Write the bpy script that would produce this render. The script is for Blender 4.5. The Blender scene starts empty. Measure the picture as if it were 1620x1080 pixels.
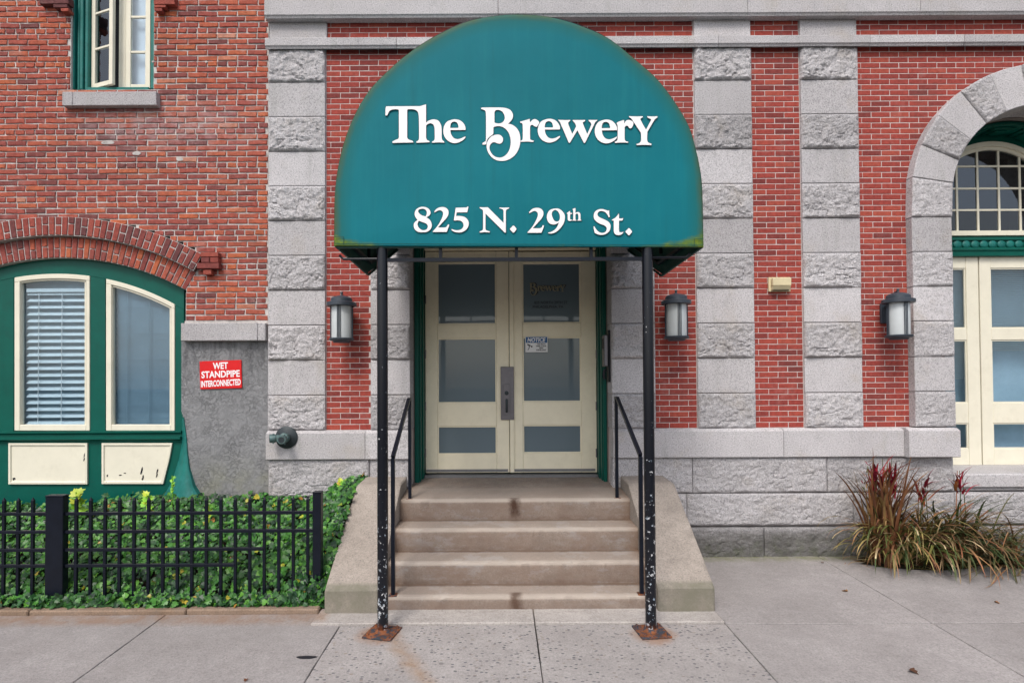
import bpy, bmesh, math, random
from mathutils import Vector, Matrix, Euler, noise
random.seed(7)
rad = math.radians
sc = bpy.context.scene
col = sc.collection

# ------------------------------------------------------------ camera
CX, CY, FPX = 790.0, 584.3, 900.0
CAM = Vector((0.0, -6.2, 1.9))
cd = bpy.data.cameras.new('camera'); cam = bpy.data.objects.new('camera', cd); col.objects.link(cam)
cd.sensor_width = 36.0; cd.lens = FPX/1620*36
cd.shift_x = (810-CX)/1620; cd.shift_y = (CY-540)/1620
cd.clip_start = 0.05; cd.clip_end = 2000
RC = Euler((rad(91.0), 0, 0)).to_matrix() @ Matrix.Rotation(rad(-0.3), 3, 'Z')
cam.matrix_world = Matrix.Translation(CAM) @ RC.to_4x4()
sc.camera = cam

# ------------------------------------------------------------ sky, sun, exposure
SUN_EL, SUN_AZ = rad(52), rad(200)       # azimuth clockwise from +Y: behind the camera, a little to its left
w = bpy.data.worlds.new('World'); sc.world = w; w.use_nodes = True
nt = w.node_tree; nt.nodes.clear()
sky = nt.nodes.new('ShaderNodeTexSky'); sky.sky_type = 'NISHITA'; sky.sun_disc = False
sky.sun_elevation = SUN_EL; sky.sun_rotation = SUN_AZ; sky.air_density = 1.0; sky.dust_density = 3.0; sky.ozone_density = 1.0
hs = nt.nodes.new('ShaderNodeHueSaturation'); hs.inputs['Saturation'].default_value = 0.62
bg = nt.nodes.new('ShaderNodeBackground'); bg.inputs['Strength'].default_value = 0.15
wo = nt.nodes.new('ShaderNodeOutputWorld')
nt.links.new(sky.outputs[0], hs.inputs['Color']); nt.links.new(hs.outputs[0], bg.inputs[0]); nt.links.new(bg.outputs[0], wo.inputs[0])
sd = bpy.data.lights.new('sun', 'SUN'); sd.energy = 1.4; sd.angle = rad(18); sd.color = (1.0, 0.96, 0.91)
so = bpy.data.objects.new('sun', sd); col.objects.link(so)
sdir = Vector((math.sin(SUN_AZ)*math.cos(SUN_EL), math.cos(SUN_AZ)*math.cos(SUN_EL), math.sin(SUN_EL)))
so.rotation_euler = (-sdir).to_track_quat('-Z', 'Y').to_euler(); so.location = (0, -10, 15)
sc.view_settings.view_transform = 'Standard'; sc.view_settings.look = 'None'
sc.view_settings.gamma = 1.0; sc.view_settings.use_curve_mapping = False
sc.view_settings.exposure = 0.52

# ------------------------------------------------------------ measuring: photo pixel -> point on a plane y = const
def P(px, py, y=0.0):
    r = RC @ Vector(((px-CX)/FPX, -(py-CY)/FPX, -1.0))
    t = (y-CAM.y)/r.y
    return CAM.x+r.x*t, CAM.z+r.z*t
def X(px, y=0.0, py=400): return P(px, py, y)[0]
def Z(py, y=0.0, px=790): return P(px, py, y)[1]
GS = 0.015
def gz(y): return GS*y if y < 0 else 0.0     # pavement falls gently towards the road

# ------------------------------------------------------------ materials
class NT:
    def __init__(s, name):
        m = bpy.data.materials.new(name); m.use_nodes = True
        s.m = m; s.t = m.node_tree; s.b = s.t.nodes['Principled BSDF']
        s.pos = s.t.nodes.new('ShaderNodeNewGeometry').outputs['Position']
    def n(s, ty, **kw):
        nd = s.t.nodes.new(ty)
        for k, v in kw.items():
            if hasattr(nd, k): setattr(nd, k, v)
            else: nd.inputs[k].default_value = v
        return nd
    def l(s, a, b): s.t.links.new(a, b)
    def scaled(s, v, off=(0, 0, 0)):
        mp = s.n('ShaderNodeMapping'); mp.inputs['Scale'].default_value = v; mp.inputs['Location'].default_value = off
        s.l(s.pos, mp.inputs['Vector']); return mp.outputs[0]
    def noise(s, scale, detail=4, rough=0.6, vec=None, dist=0.0):
        nd = s.n('ShaderNodeTexNoise'); nd.inputs['Scale'].default_value = scale; nd.inputs['Detail'].default_value = detail
        nd.inputs['Roughness'].default_value = rough; nd.inputs['Distortion'].default_value = dist
        s.l(vec or s.pos, nd.inputs['Vector']); return nd.outputs['Fac']
    def ramp(s, fac, stops, interp='LINEAR'):
        r = s.n('ShaderNodeValToRGB'); e = r.color_ramp; e.interpolation = interp
        while len(e.elements) < len(stops): e.elements.new(0.5)
        for el, (p, c) in zip(e.elements, stops):
            el.position = p; el.color = (c, c, c, 1) if isinstance(c, (int, float)) else (*c, 1)
        s.l(fac, r.inputs[0]); return r.outputs[0]
    def mix(s, a, b, f, blend='MIX'):
        m = s.n('ShaderNodeMix'); m.data_type = 'RGBA'; m.blend_type = blend
        for sock, v in ((m.inputs[6], a), (m.inputs[7], b), (m.inputs[0], f)):
            if isinstance(v, (int, float)): sock.default_value = v
            elif isinstance(v, tuple): sock.default_value = (*v, 1)
            else: s.l(v, sock)
        return m.outputs[2]
    def math(s, op, a, b=0.0, clamp=False):
        m = s.n('ShaderNodeMath'); m.operation = op; m.use_clamp = clamp
        for i, v in enumerate((a, b)):
            if isinstance(v, (int, float)): m.inputs[i].default_value = v
            else: s.l(v, m.inputs[i])
        return m.outputs[0]
    def axis(s, i):
        x = s.n('ShaderNodeSeparateXYZ'); s.l(s.pos, x.inputs[0]); return x.outputs[i]
    def window(s, v, lo, hi, soft):     # 1 between lo and hi
        a = s.n('ShaderNodeMapRange'); a.inputs[1].default_value = lo-soft; a.inputs[2].default_value = lo+soft; s.l(v, a.inputs[0])
        b = s.n('ShaderNodeMapRange'); b.inputs[1].default_value = hi-soft; b.inputs[2].default_value = hi+soft; s.l(v, b.inputs[0])
        return s.math('MULTIPLY', a.outputs[0], s.math('SUBTRACT', 1.0, b.outputs[0]))
    def rnd(s): return s.n('ShaderNodeObjectInfo').outputs['Random']
    def tone(s):
        at = s.n('ShaderNodeAttribute'); at.attribute_name = 'tone'
        return s.math('FRACT', s.math('ADD', at.outputs['Fac'], s.rnd()))
    def bump(s, h, strength=0.5, dist=0.01):
        b = s.n('ShaderNodeBump'); b.inputs['Strength'].default_value = strength; b.inputs['Distance'].default_value = dist
        s.l(h, b.inputs['Height']); s.l(b.outputs[0], s.b.inputs['Normal'])
    def base(s, c, rough=0.8, spec=0.3):
        if isinstance(c, tuple): s.b.inputs['Base Color'].default_value = (*c, 1)
        else: s.l(c, s.b.inputs['Base Color'])
        if isinstance(rough, float): s.b.inputs['Roughness'].default_value = rough
        else: s.l(rough, s.b.inputs['Roughness'])
        s.b.inputs['Specular IOR Level'].default_value = spec
        return s.m

def m_granite(name, rough):
    g = NT(name)
    big = g.ramp(g.noise(1.3, 5), [(0.3, (0.485, 0.462, 0.465)), (0.7, (0.585, 0.56, 0.565))])
    tn = g.ramp(g.tone(), [(0.0, 0.82), (0.5, 0.98), (1.0, 1.10)])
    c = g.mix(big, tn, 1.0, 'MULTIPLY')
    grain = g.ramp(g.noise(78, 4, 0.8), [(0.36, 0.30), (0.46, 0.86), (0.56, 1.02), (0.68, 1.25)])
    c = g.mix(c, grain, 0.85, 'MULTIPLY')
    fl_ = g.ramp(g.noise(33, 5, 0.8, g.scaled((1, 1, 1), (3, 7, 5))), [(0.68, 0.0), (0.72, 0.65)])
    c = g.mix(c, (0.10, 0.10, 0.11), fl_)
    warm = g.ramp(g.noise(2.2, 6, 0.7), [(0.55, 0.0), (0.75, 0.45)])
    c = g.mix(c, (0.40, 0.34, 0.27), warm)
    dirt = g.ramp(g.noise(5.5, 8, 0.75), [(0.55, 0.0), (0.75, 0.35)])
    c = g.mix(c, (0.16, 0.155, 0.15), dirt)
    if rough:
        pits = g.ramp(g.noise(48, 4, 0.75), [(0.34, 0.66), (0.46, 1.20)])
        c = g.mix(c, pits, 0.8, 'MULTIPLY')
        foot = g.math('MULTIPLY', g.window(g.axis(2), -0.3, 0.27, 0.05), g.ramp(g.noise(4, 7, 0.75, g.scaled((0.7, 1, 2.5))), [(0.35, 0.25), (0.6, 0.8)]))
        c = g.mix(c, (0.10, 0.095, 0.085), foot)
        low = g.math('MULTIPLY', g.math('SUBTRACT', 1.0, g.math('MULTIPLY', g.axis(2), 2.2), True), g.ramp(g.noise(6, 6, 0.7), [(0.25, 0.2), (0.6, 1.0)]))
        c = g.mix(c, (0.12, 0.115, 0.105), g.math('MULTIPLY', low, 0.85))
        moss = g.math('MULTIPLY', g.window(g.axis(2), -0.2, 0.16, 0.1), g.ramp(g.noise(9, 5), [(0.45, 0.0), (0.65, 0.4)]))
        c = g.mix(c, (0.10, 0.12, 0.05), moss)
        g.bump(g.math('ADD', g.noise(55, 8, 0.8), g.math('MULTIPLY', g.noise(22, 5, 0.7), 1.2)), 1.0, 0.024)
    else:
        streak = g.ramp(g.noise(1.0, 6, 0.7, g.scaled((7, 7, 0.7))), [(0.55, 0.0), (0.8, 0.35)])
        c = g.mix(c, (0.20, 0.21, 0.17), streak)
        g.bump(g.noise(95, 5, 0.8), 0.7, 0.010)
    return g.base(c, 0.85, 0.2)
M = {}
M['granite'] = m_granite('dressed_granite', False)
M['rough_granite'] = m_granite('rock_faced_granite', True)

def m_brick(name, stops, blotch, bumpd):
    g = NT(name)
    c = g.ramp(g.tone(), stops)
    c = g.mix(c, g.ramp(g.noise(28, 5, 0.7), [(0.3, 0.62), (0.55, 1.0), (0.75, 1.25)]), 0.9, 'MULTIPLY')
    pale = g.ramp(g.noise(3.1, 8, 0.75), [(0.56, 0.0), (0.74, blotch)])
    c = g.mix(c, (0.42, 0.30, 0.27), pale)
    dark = g.ramp(g.noise(1.4, 7, 0.7, g.scaled((1, 1, 1), (9, 3, 4))), [(0.5, 0.0), (0.72, 0.4)])
    c = g.mix(c, (0.14, 0.065, 0.055), dark)
    if name.startswith('weathered'):
        eff = g.math('MULTIPLY', g.window(g.axis(2), 4.5, 4.93, 0.18), g.window(g.axis(0), -4.5, -2.9, 0.4))
        c = g.mix(c, (0.36, 0.27, 0.27), g.math('MULTIPLY', eff, g.ramp(g.noise(7, 7, 0.75), [(0.38, 0.0), (0.62, 0.75)])))
    lime = g.ramp(g.noise(60, 4, 0.8), [(0.64, 0.0), (0.74, 0.5)])
    c = g.mix(c, (0.5, 0.43, 0.4), lime)
    g.bump(g.noise(70, 6, 0.75), 0.7, bumpd)
    return g.base(c, 0.85, 0.2)
M['brick_old'] = m_brick('weathered_red_brick', [(0, (0.17, 0.060, 0.056)), (0.12, (0.28, 0.072, 0.060)), (0.5, (0.385, 0.093, 0.062)), (0.88, (0.43, 0.112, 0.062)), (0.97, (0.47, 0.125, 0.055)), (1, (0.50, 0.24, 0.17))], 0.5, 0.01)
M['brick_arch'] = m_brick('sooty_arch_brick', [(0, (0.13, 0.05, 0.05)), (0.4, (0.26, 0.06, 0.048)), (1, (0.35, 0.085, 0.06))], 0.45, 0.01)
M['brick_new'] = m_brick('pressed_red_brick', [(0, (0.18, 0.040, 0.036)), (0.25, (0.28, 0.050, 0.040)), (0.8, (0.335, 0.060, 0.045)), (1, (0.37, 0.078, 0.052))], 0.3, 0.004)

def m_plain(name, c, rough=0.6, spec=0.3, var=0.15, vs=6.0, bs=60.0, bd=0.002, metal=0.0, dirtc=None, dirt=0.0, d0=0.52, d1=0.70):
    g = NT(name)
    v = g.ramp(g.noise(vs, 6, 0.65), [(0.3, 1.0-var), (0.7, 1.0+var)])
    k = g.mix(c, v, 1.0, 'MULTIPLY')
    if dirtc: k = g.mix(k, dirtc, g.ramp(g.noise(vs*1.7, 7, 0.75), [(d0, 0.0), (d1, dirt)]))
    if bd: g.bump(g.noise(bs, 5, 0.7), 0.6, bd)
    g.b.inputs['Metallic'].default_value = metal
    return g.base(k, rough, spec)
M['mortar_old'] = m_plain('grey_lime_mortar', (0.50, 0.465, 0.44), 0.95, 0.1, 0.25, 8, 60, 0.012, dirtc=(0.2, 0.17, 0.16), dirt=0.6)
M['mortar_new'] = m_plain('pale_mortar', (0.52, 0.44, 0.415), 0.95, 0.1, 0.12, 9, 80, 0.003, dirtc=(0.3, 0.2, 0.18), dirt=0.4)
M['green'] = m_plain('green_gloss_paint', (0.0015, 0.085, 0.062), 0.38, 0.22, 0.12, 5, 30, 0.0015, dirtc=(0.01, 0.06, 0.05), dirt=0.4)
M['teal_trim'] = m_plain('weathered_teal_paint', (0.008, 0.135, 0.115), 0.45, 0.3, 0.2, 8, 70, 0.003, dirtc=(0.04, 0.20, 0.20), dirt=0.5)
M['cream'] = m_plain('cream_paint', (0.72, 0.68, 0.55), 0.5, 0.35, 0.05, 4, 40, 0.001, dirtc=(0.5, 0.46, 0.34), dirt=0.25)
M['beige'] = m_plain('beige_door_paint', (0.84, 0.765, 0.575), 0.5, 0.35, 0.05, 4, 40, 0.001, dirtc=(0.66, 0.58, 0.42), dirt=0.3)
M['black_metal'] = m_plain('navy_black_metal', (0.005, 0.007, 0.013), 0.32, 0.22, 0.2, 9, 60, 0.001)
M['lamp_metal'] = m_plain('slate_grey_metal', (0.035, 0.045, 0.06), 0.45, 0.5, 0.15, 9, 60, 0.0008)
M['lamp_glass'] = m_plain('frosted_white_glass', (0.50, 0.53, 0.535), 0.3, 0.5, 0.04, 9, 60, 0.0)
M['dark'] = m_plain('near_black', (0.012, 0.012, 0.014), 0.9, 0.1, 0.1, 3, 20, 0.0)  # near-black; as a panel it paints the darkness of unlit rooms
M['pewter'] = m_plain('brushed_dark_steel', (0.16, 0.15, 0.16), 0.42, 0.5, 0.08, 30, 60, 0.0005, 0.8)
M['patina'] = m_plain('green_bronze_patina', (0.09, 0.15, 0.15), 0.5, 0.4, 0.35, 30, 90, 0.003, 0.3, (0.16, 0.12, 0.07), 0.7)
M['iron'] = m_plain('dark_cast_iron', (0.03, 0.038, 0.042), 0.5, 0.4, 0.25, 20, 80, 0.002, 0.3)
M['sign_red'] = m_plain('red_sign_enamel', (0.62, 0.004, 0.006), 0.4, 0.4, 0.06, 9, 60, 0.0)
M['white'] = m_plain('white_paint', (0.82, 0.82, 0.82), 0.5, 0.3, 0.04, 9, 60, 0.0)
M['sign_blue'] = m_plain('blue_sign_print', (0.01, 0.10, 0.28), 0.4, 0.4, 0.05, 9, 60, 0.0)
M['ink'] = m_plain('black_print', (0.015, 0.015, 0.02), 0.5, 0.3, 0.05, 9, 60, 0.0)
M['gold'] = m_plain('faded_gold_print', (0.27, 0.25, 0.17), 0.5, 0.3, 0.2, 30, 60, 0.0)
M['ghost'] = m_plain('faded_dark_print', (0.045, 0.05, 0.055), 0.5, 0.3, 0.2, 30, 60, 0.0)
M['box'] = m_plain('yellowed_plastic', (0.62, 0.53, 0.33), 0.5, 0.3, 0.06, 20, 60, 0.0)
M['blind'] = m_plain('white_blind_slat', (0.46, 0.54, 0.58), 0.55, 0.3, 0.03, 4, 30, 0.0)
M['blind_dim'] = m_plain('blue_grey_closed_slat', (0.15, 0.23, 0.29), 0.6, 0.2, 0.10, 4, 30, 0.0)
M['glass_backing'] = m_plain('blue_grey_backing', (0.33, 0.45, 0.54), 0.9, 0.1, 0.12, 3, 30, 0.0)  # blue of sky reflections, painted on panels behind the glass
M['pale_sky'] = m_plain('pale_sky_backing', (0.62, 0.67, 0.74), 0.9, 0.1, 0.06, 6, 30, 0.0)  # pale panel colour stands in for sky reflected in the casement
M['soffit'] = m_plain('brown_stone_soffit', (0.22, 0.19, 0.17), 0.9, 0.2, 0.2, 6, 60, 0.008)
M['rubber'] = m_plain('grey_threshold', (0.22, 0.22, 0.23), 0.4, 0.5, 0.1, 30, 60, 0.0, 0.7)
M['soil'] = m_plain('dark_soil', (0.022, 0.018, 0.012), 0.95, 0.1, 0.5, 12, 40, 0.03)
M['asphalt'] = m_plain('asphalt', (0.05, 0.05, 0.052), 0.9, 0.2, 0.25, 3, 200, 0.006)

def m_stucco():
    g = NT('grey_stucco')
    c = g.ramp(g.noise(2.0, 6, 0.65), [(0.3, (0.20, 0.20, 0.205)), (0.7, (0.285, 0.285, 0.29))])
    c = g.mix(c, (0.33, 0.33, 0.33), g.ramp(g.noise(26, 5, 0.7), [(0.55, 0.0), (0.7, 0.5)]))
    st = g.math('MULTIPLY', g.window(g.axis(2), 2.0, 2.6, 0.25), g.ramp(g.noise(3.0, 6, 0.7, g.scaled((5, 5, 0.8))), [(0.42, 0.0), (0.65, 0.8)]))
    c = g.mix(c, (0.10, 0.10, 0.105), st)
    moss = g.math('MULTIPLY', g.window(g.axis(2), -0.3, 0.95, 0.2), g.ramp(g.noise(4, 6, 0.7), [(0.4, 0.1), (0.65, 0.7)]))
    c = g.mix(c, (0.21, 0.21, 0.15), moss)
    h = g.math('ABSOLUTE', g.math('SUBTRACT', g.noise(21, 7, 0.66, g.scaled((1, 1, 1.2)), 0.05), 0.5))
    h = g.math('MINIMUM', h, 0.035)
    h = g.math('MULTIPLY', h, g.ramp(g.noise(5, 3), [(0.4, 0.6), (0.6, 2.2)]))
    g.bump(g.math('ADD', g.math('MULTIPLY', h, -7.0), g.math('MULTIPLY', g.noise(60, 5, 0.75), 0.9)), 0.85, 0.013)
    return g.base(c, 0.9, 0.2)
M['stucco'] = m_stucco()

def m_concrete(name, lo, hi, agg=0.0, fine=0.0, stain=None, dirt=0.35, dirtc=(0.16, 0.14, 0.125)):
    g = NT(name)
    c = g.ramp(g.noise(1.7, 7, 0.65), [(0.3, lo), (0.7, hi)])
    c = g.mix(c, g.ramp(g.tone(), [(0, 0.93), (1, 1.06)]), 1.0, 'MULTIPLY')
    c = g.mix(c, g.ramp(g.noise(70, 4, 0.8), [(0.3, 0.55), (0.5, 1.0), (0.7, 1.25)]), 0.8, 'MULTIPLY')
    c = g.mix(c, g.ramp(g.noise(13, 6, 0.75), [(0.3, 0.86), (0.7, 1.12)]), 0.8, 'MULTIPLY')
    c = g.mix(c, dirtc, g.ramp(g.noise(4.5, 8, 0.75), [(0.5, 0.0), (0.75, dirt)]))
    h = g.noise(90, 5, 0.7)
    if agg:
        v = g.n('ShaderNodeTexVoronoi', feature='F1'); v.inputs['Scale'].default_value = 31.0; v.inputs['Randomness'].default_value = 1.0
        g.l(g.scaled((0.8, 1.3, 1.0)), v.inputs['Vector'])
        peb = g.ramp(v.outputs['Distance'], [(0.26, 1.0), (0.34, 0.0)])
        sp = g.n('ShaderNodeSeparateColor'); g.l(v.outputs['Color'], sp.inputs[0])
        sel = g.ramp(sp.outputs[0], [(0.42, 0.0), (0.46, 1.0)])
        pc = g.ramp(sp.outputs[1], [(0.0, (0.045, 0.05, 0.06)), (0.6, (0.12, 0.12, 0.135)), (0.8, (0.24, 0.19, 0.15)), (1.0, (0.42, 0.40, 0.38))])
        c = g.mix(c, pc, g.math('MULTIPLY', g.math('MULTIPLY', peb, sel), agg))
    if fine:
        v = g.n('ShaderNodeTexVoronoi', feature='F1'); v.inputs['Scale'].default_value = 75.0
        g.l(g.pos, v.inputs['Vector'])
        peb = g.ramp(v.outputs['Distance'], [(0.22, 1.0), (0.36, 0.0)])
        sp = g.n('ShaderNodeSeparateColor'); g.l(v.outputs['Color'], sp.inputs[0])
        c = g.mix(c, (0.12, 0.105, 0.095), g.math('MULTIPLY', g.math('MULTIPLY', peb, g.ramp(sp.outputs[0], [(0.8, 0.0), (0.84, 1.0)])), fine))
    if stain: c = stain(g, c)
    g.bump(h, 0.6, 0.006)
    return g.base(c, 0.88, 0.25)
def step_stain_and_shade(g, c):
    x, z, y = g.axis(0), g.axis(2), g.axis(1)
    wob = g.math('MULTIPLY', g.math('SUBTRACT', g.noise(7, 5, 0.7), 0.5), 0.14)
    xw = g.math('ADD', x, wob)
    m1 = g.math('MULTIPLY', g.window(xw, 0.095, 0.185, 0.025), g.math('MULTIPLY', g.window(z, 0.53, 0.74, 0.05), g.ramp(g.noise(9, 5, 0.7, g.scaled((1, 1, 0.35))), [(0.25, 0.35), (0.55, 1.0)])))
    m1 = g.math('MULTIPLY', m1, g.window(y, -0.60, -0.44, 0.02))
    m2 = g.math('MULTIPLY', g.window(xw, 0.085, 0.175, 0.03), g.window(z, -0.1, 0.14, 0.03))
    m2 = g.math('MULTIPLY', m2, g.window(y, -1.50, -1.36, 0.02))
    pale = g.math('MULTIPLY', g.ramp(g.noise(3.7, 7, 0.75, g.scaled((1, 1, 2), (3, 1, 8))), [(0.52, 0.0), (0.60, 0.6)]), g.window(z, 0.0, 0.68, 0.05))
    c = g.mix(c, (0.34, 0.335, 0.33), pale)
    warm = g.ramp(g.noise(2.6, 6, 0.7, g.scaled((1, 1, 1), (5, 5, 1))), [(0.45, 0.0), (0.7, 0.3)])
    c = g.mix(c, (0.28, 0.18, 0.13), warm)
    for (yf_, zt_), yb_ in zip(((-0.50, 0.704), (-0.833, 0.499), (-1.164, 0.294), (-1.438, 0.101)), (0.0, -0.50, -0.833, -1.164)):  # paler treads, darker risers: shading painted in along with wear and grime
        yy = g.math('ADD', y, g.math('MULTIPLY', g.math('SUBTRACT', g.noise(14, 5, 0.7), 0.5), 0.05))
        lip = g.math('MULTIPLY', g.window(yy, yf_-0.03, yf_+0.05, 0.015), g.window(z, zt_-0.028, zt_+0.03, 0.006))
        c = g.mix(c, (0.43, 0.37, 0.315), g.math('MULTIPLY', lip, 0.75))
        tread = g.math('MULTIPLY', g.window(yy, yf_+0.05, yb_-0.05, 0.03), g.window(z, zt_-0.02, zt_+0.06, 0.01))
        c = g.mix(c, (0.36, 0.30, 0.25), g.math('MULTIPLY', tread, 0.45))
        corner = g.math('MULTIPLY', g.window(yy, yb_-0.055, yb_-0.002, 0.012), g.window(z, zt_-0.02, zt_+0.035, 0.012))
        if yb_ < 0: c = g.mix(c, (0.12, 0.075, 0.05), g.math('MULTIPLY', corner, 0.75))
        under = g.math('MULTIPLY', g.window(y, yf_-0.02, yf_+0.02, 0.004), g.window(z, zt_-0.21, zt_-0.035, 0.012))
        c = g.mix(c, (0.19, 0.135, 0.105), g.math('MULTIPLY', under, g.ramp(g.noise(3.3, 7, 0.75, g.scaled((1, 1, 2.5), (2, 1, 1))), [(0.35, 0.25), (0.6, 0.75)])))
    c = g.mix(c, (0.055, 0.025, 0.014), g.math('MULTIPLY', m1, 0.9))
    c = g.mix(c, (0.07, 0.035, 0.02), g.math('MULTIPLY', m2, 0.8))
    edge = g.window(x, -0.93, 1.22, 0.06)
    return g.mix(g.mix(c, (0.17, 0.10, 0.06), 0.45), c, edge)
def pave_stain(g, c):
    x, y = g.axis(0), g.axis(1)
    # rust that has run from the canopy's left base plate across the slab towards the road
    t = g.math('ADD', g.math('MULTIPLY', g.math('ADD', y, 1.85), 0.55), g.math('ADD', x, 0.83))
    t = g.math('ADD', t, g.math('MULTIPLY', g.math('SUBTRACT', g.noise(6, 5, 0.7), 0.5), 0.18))
    m = g.math('MULTIPLY', g.window(t, -0.07, 0.05, 0.06), g.window(y, -2.62, -1.84, 0.12))
    m = g.math('MULTIPLY', m, g.ramp(g.noise(11, 6, 0.7), [(0.25, 0.2), (0.6, 1.0)]))
    c = g.mix(c, (0.30, 0.17, 0.075), g.math('MULTIPLY', m, 0.6))
    for px, py in ((-0.93, -1.84), (1.15, -1.88)):
        d = g.math('SQRT', g.math('ADD', g.math('POWER', g.math('SUBTRACT', x, px), 2), g.math('POWER', g.math('SUBTRACT', y, py), 2)))
        d = g.math('ADD', d, g.math('MULTIPLY', g.math('SUBTRACT', g.noise(9, 5, 0.7), 0.5), 0.16))
        c = g.mix(c, (0.30, 0.13, 0.04), g.ramp(d, [(0.10, 0.6), (0.19, 0.0)]))
    v = g.n('ShaderNodeTexVoronoi', feature='F1'); v.inputs['Scale'].default_value = 2.6; g.l(g.pos, v.inputs['Vector'])
    sp = g.n('ShaderNodeSeparateColor'); g.l(v.outputs['Color'], sp.inputs[0])
    spot = g.math('MULTIPLY', g.ramp(g.math('ADD', v.outputs['Distance'], g.math('MULTIPLY', g.noise(30, 3), 0.04)), [(0.055, 0.6), (0.075, 0.0)]), g.ramp(sp.outputs[0], [(0.62, 0.0), (0.66, 1.0)]))
    c = g.mix(c, (0.12, 0.115, 0.11), spot)
    worn = g.ramp(g.noise(0.9, 7, 0.72, g.scaled((1, 1.6, 1), (3, 8, 2))), [(0.40, 0.0), (0.65, 0.38)])
    c = g.mix(c, (0.20, 0.185, 0.175), worn)
    # moss near the wall and bed edge
    ms = g.math('MULTIPLY', g.window(y, -0.22, 0.3, 0.08), g.ramp(g.noise(8, 6, 0.7), [(0.35, 0.1), (0.6, 0.8)]))
    c = g.mix(c, (0.15, 0.16, 0.06), ms)
    bd = g.math('MULTIPLY', g.window(y, -1.66, -1.4, 0.05), g.window(x, -9, -1.4, 0.03))
    return g.mix(c, (0.24, 0.135, 0.075), g.math('MULTIPLY', bd, g.ramp(g.noise(6, 6, 0.7), [(0.3, 0.0), (0.6, 0.65)])))
M['step'] = m_concrete('tan_step_concrete', (0.205, 0.165, 0.138), (0.315, 0.265, 0.225), 0, 0.6, step_stain_and_shade, 0.5)
M['cheek'] = m_concrete('cheek_wall_concrete', (0.29, 0.25, 0.215), (0.38, 0.33, 0.285), 0, 0.7, lambda g, c: g.mix(c, (0.17, 0.16, 0.12), g.math('MULTIPLY', g.window(g.axis(1), -1.6, -1.44, 0.015), g.ramp(g.noise(5, 6, 0.7), [(0.25, 0.2), (0.6, 0.95)]))), 0.6)
M['slab_agg'] = m_concrete('aggregate_slab', (0.315, 0.29, 0.278), (0.385, 0.357, 0.342), 0.9, 0.3, pave_stain, 0.2)
M['slab'] = m_concrete('plain_slab', (0.292, 0.268, 0.258), (0.365, 0.338, 0.327), 0.15, 0.35, pave_stain, 0.3, (0.22, 0.20, 0.195))
M['strip'] = m_concrete('pale_strip', (0.40, 0.365, 0.335), (0.49, 0.45, 0.42), 0.2, 0.5, pave_stain, 0.4)
M['kerb'] = m_concrete('stained_kerb', (0.20, 0.135, 0.09), (0.29, 0.21, 0.155), 0, 0.4, None, 0.5)

def m_glass(name, tint, refl=1.0, rough=0.02, haze=0.0, hazec=(0.1, 0.13, 0.15)):
    m = bpy.data.materials.new(name); m.use_nodes = True; t = m.node_tree; t.nodes.clear()
    tr = t.nodes.new('ShaderNodeBsdfTransparent'); tr.inputs[0].default_value = (*tint, 1)
    gl = t.nodes.new('ShaderNodeBsdfGlossy'); gl.inputs['Roughness'].default_value = rough
    df = t.nodes.new('ShaderNodeBsdfDiffuse'); df.inputs[0].default_value = (*hazec, 1)
    fr = t.nodes.new('ShaderNodeFresnel'); fr.inputs[0].default_value = 1.5
    mu = t.nodes.new('ShaderNodeMath'); mu.operation = 'MULTIPLY'; mu.inputs[1].default_value = refl; mu.use_clamp = True
    nz = t.nodes.new('ShaderNodeTexNoise'); nz.inputs['Scale'].default_value = 2.5
    ge = t.nodes.new('ShaderNodeNewGeometry'); t.links.new(ge.outputs['Position'], nz.inputs['Vector'])
    bp = t.nodes.new('ShaderNodeBump'); bp.inputs['Strength'].default_value = 0.12; bp.inputs['Distance'].default_value = 0.006
    t.links.new(nz.outputs['Fac'], bp.inputs['Height']); t.links.new(bp.outputs[0], gl.inputs['Normal'])
    m0 = t.nodes.new('ShaderNodeMixShader'); m0.inputs[0].default_value = haze
    m1 = t.nodes.new('ShaderNodeMixShader'); o = t.nodes.new('ShaderNodeOutputMaterial')
    t.links.new(tr.outputs[0], m0.inputs[1]); t.links.new(df.outputs[0], m0.inputs[2])
    bk = t.nodes.new('ShaderNodeMath'); bk.operation = 'SUBTRACT'; bk.inputs[0].default_value = 1.0; t.links.new(ge.outputs['Backfacing'], bk.inputs[1])
    m2_ = t.nodes.new('ShaderNodeMath'); m2_.operation = 'MULTIPLY'      # reflect once, at the outer face of the pane
    t.links.new(fr.outputs[0], mu.inputs[0]); t.links.new(mu.outputs[0], m2_.inputs[0]); t.links.new(bk.outputs[0], m2_.inputs[1]); t.links.new(m2_.outputs[0], m1.inputs[0])
    t.links.new(m0.outputs[0], m1.inputs[1]); t.links.new(gl.outputs[0], m1.inputs[2]); t.links.new(m1.outputs[0], o.inputs[0])
    return m
M['glass'] = m_glass('clear_window_glass', (0.93, 0.97, 0.99), 1.7)
M['glass_dark'] = m_glass('old_transom_glass', (0.5, 0.55, 0.6), 2.0)
M['glass_door'] = m_glass('blue_grey_door_glass', (0.3, 0.35, 0.4), 1.2, 0.04, 0.93, (0.155, 0.20, 0.225))  # mostly an even blue-grey diffuse colour, thinly glossy

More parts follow.
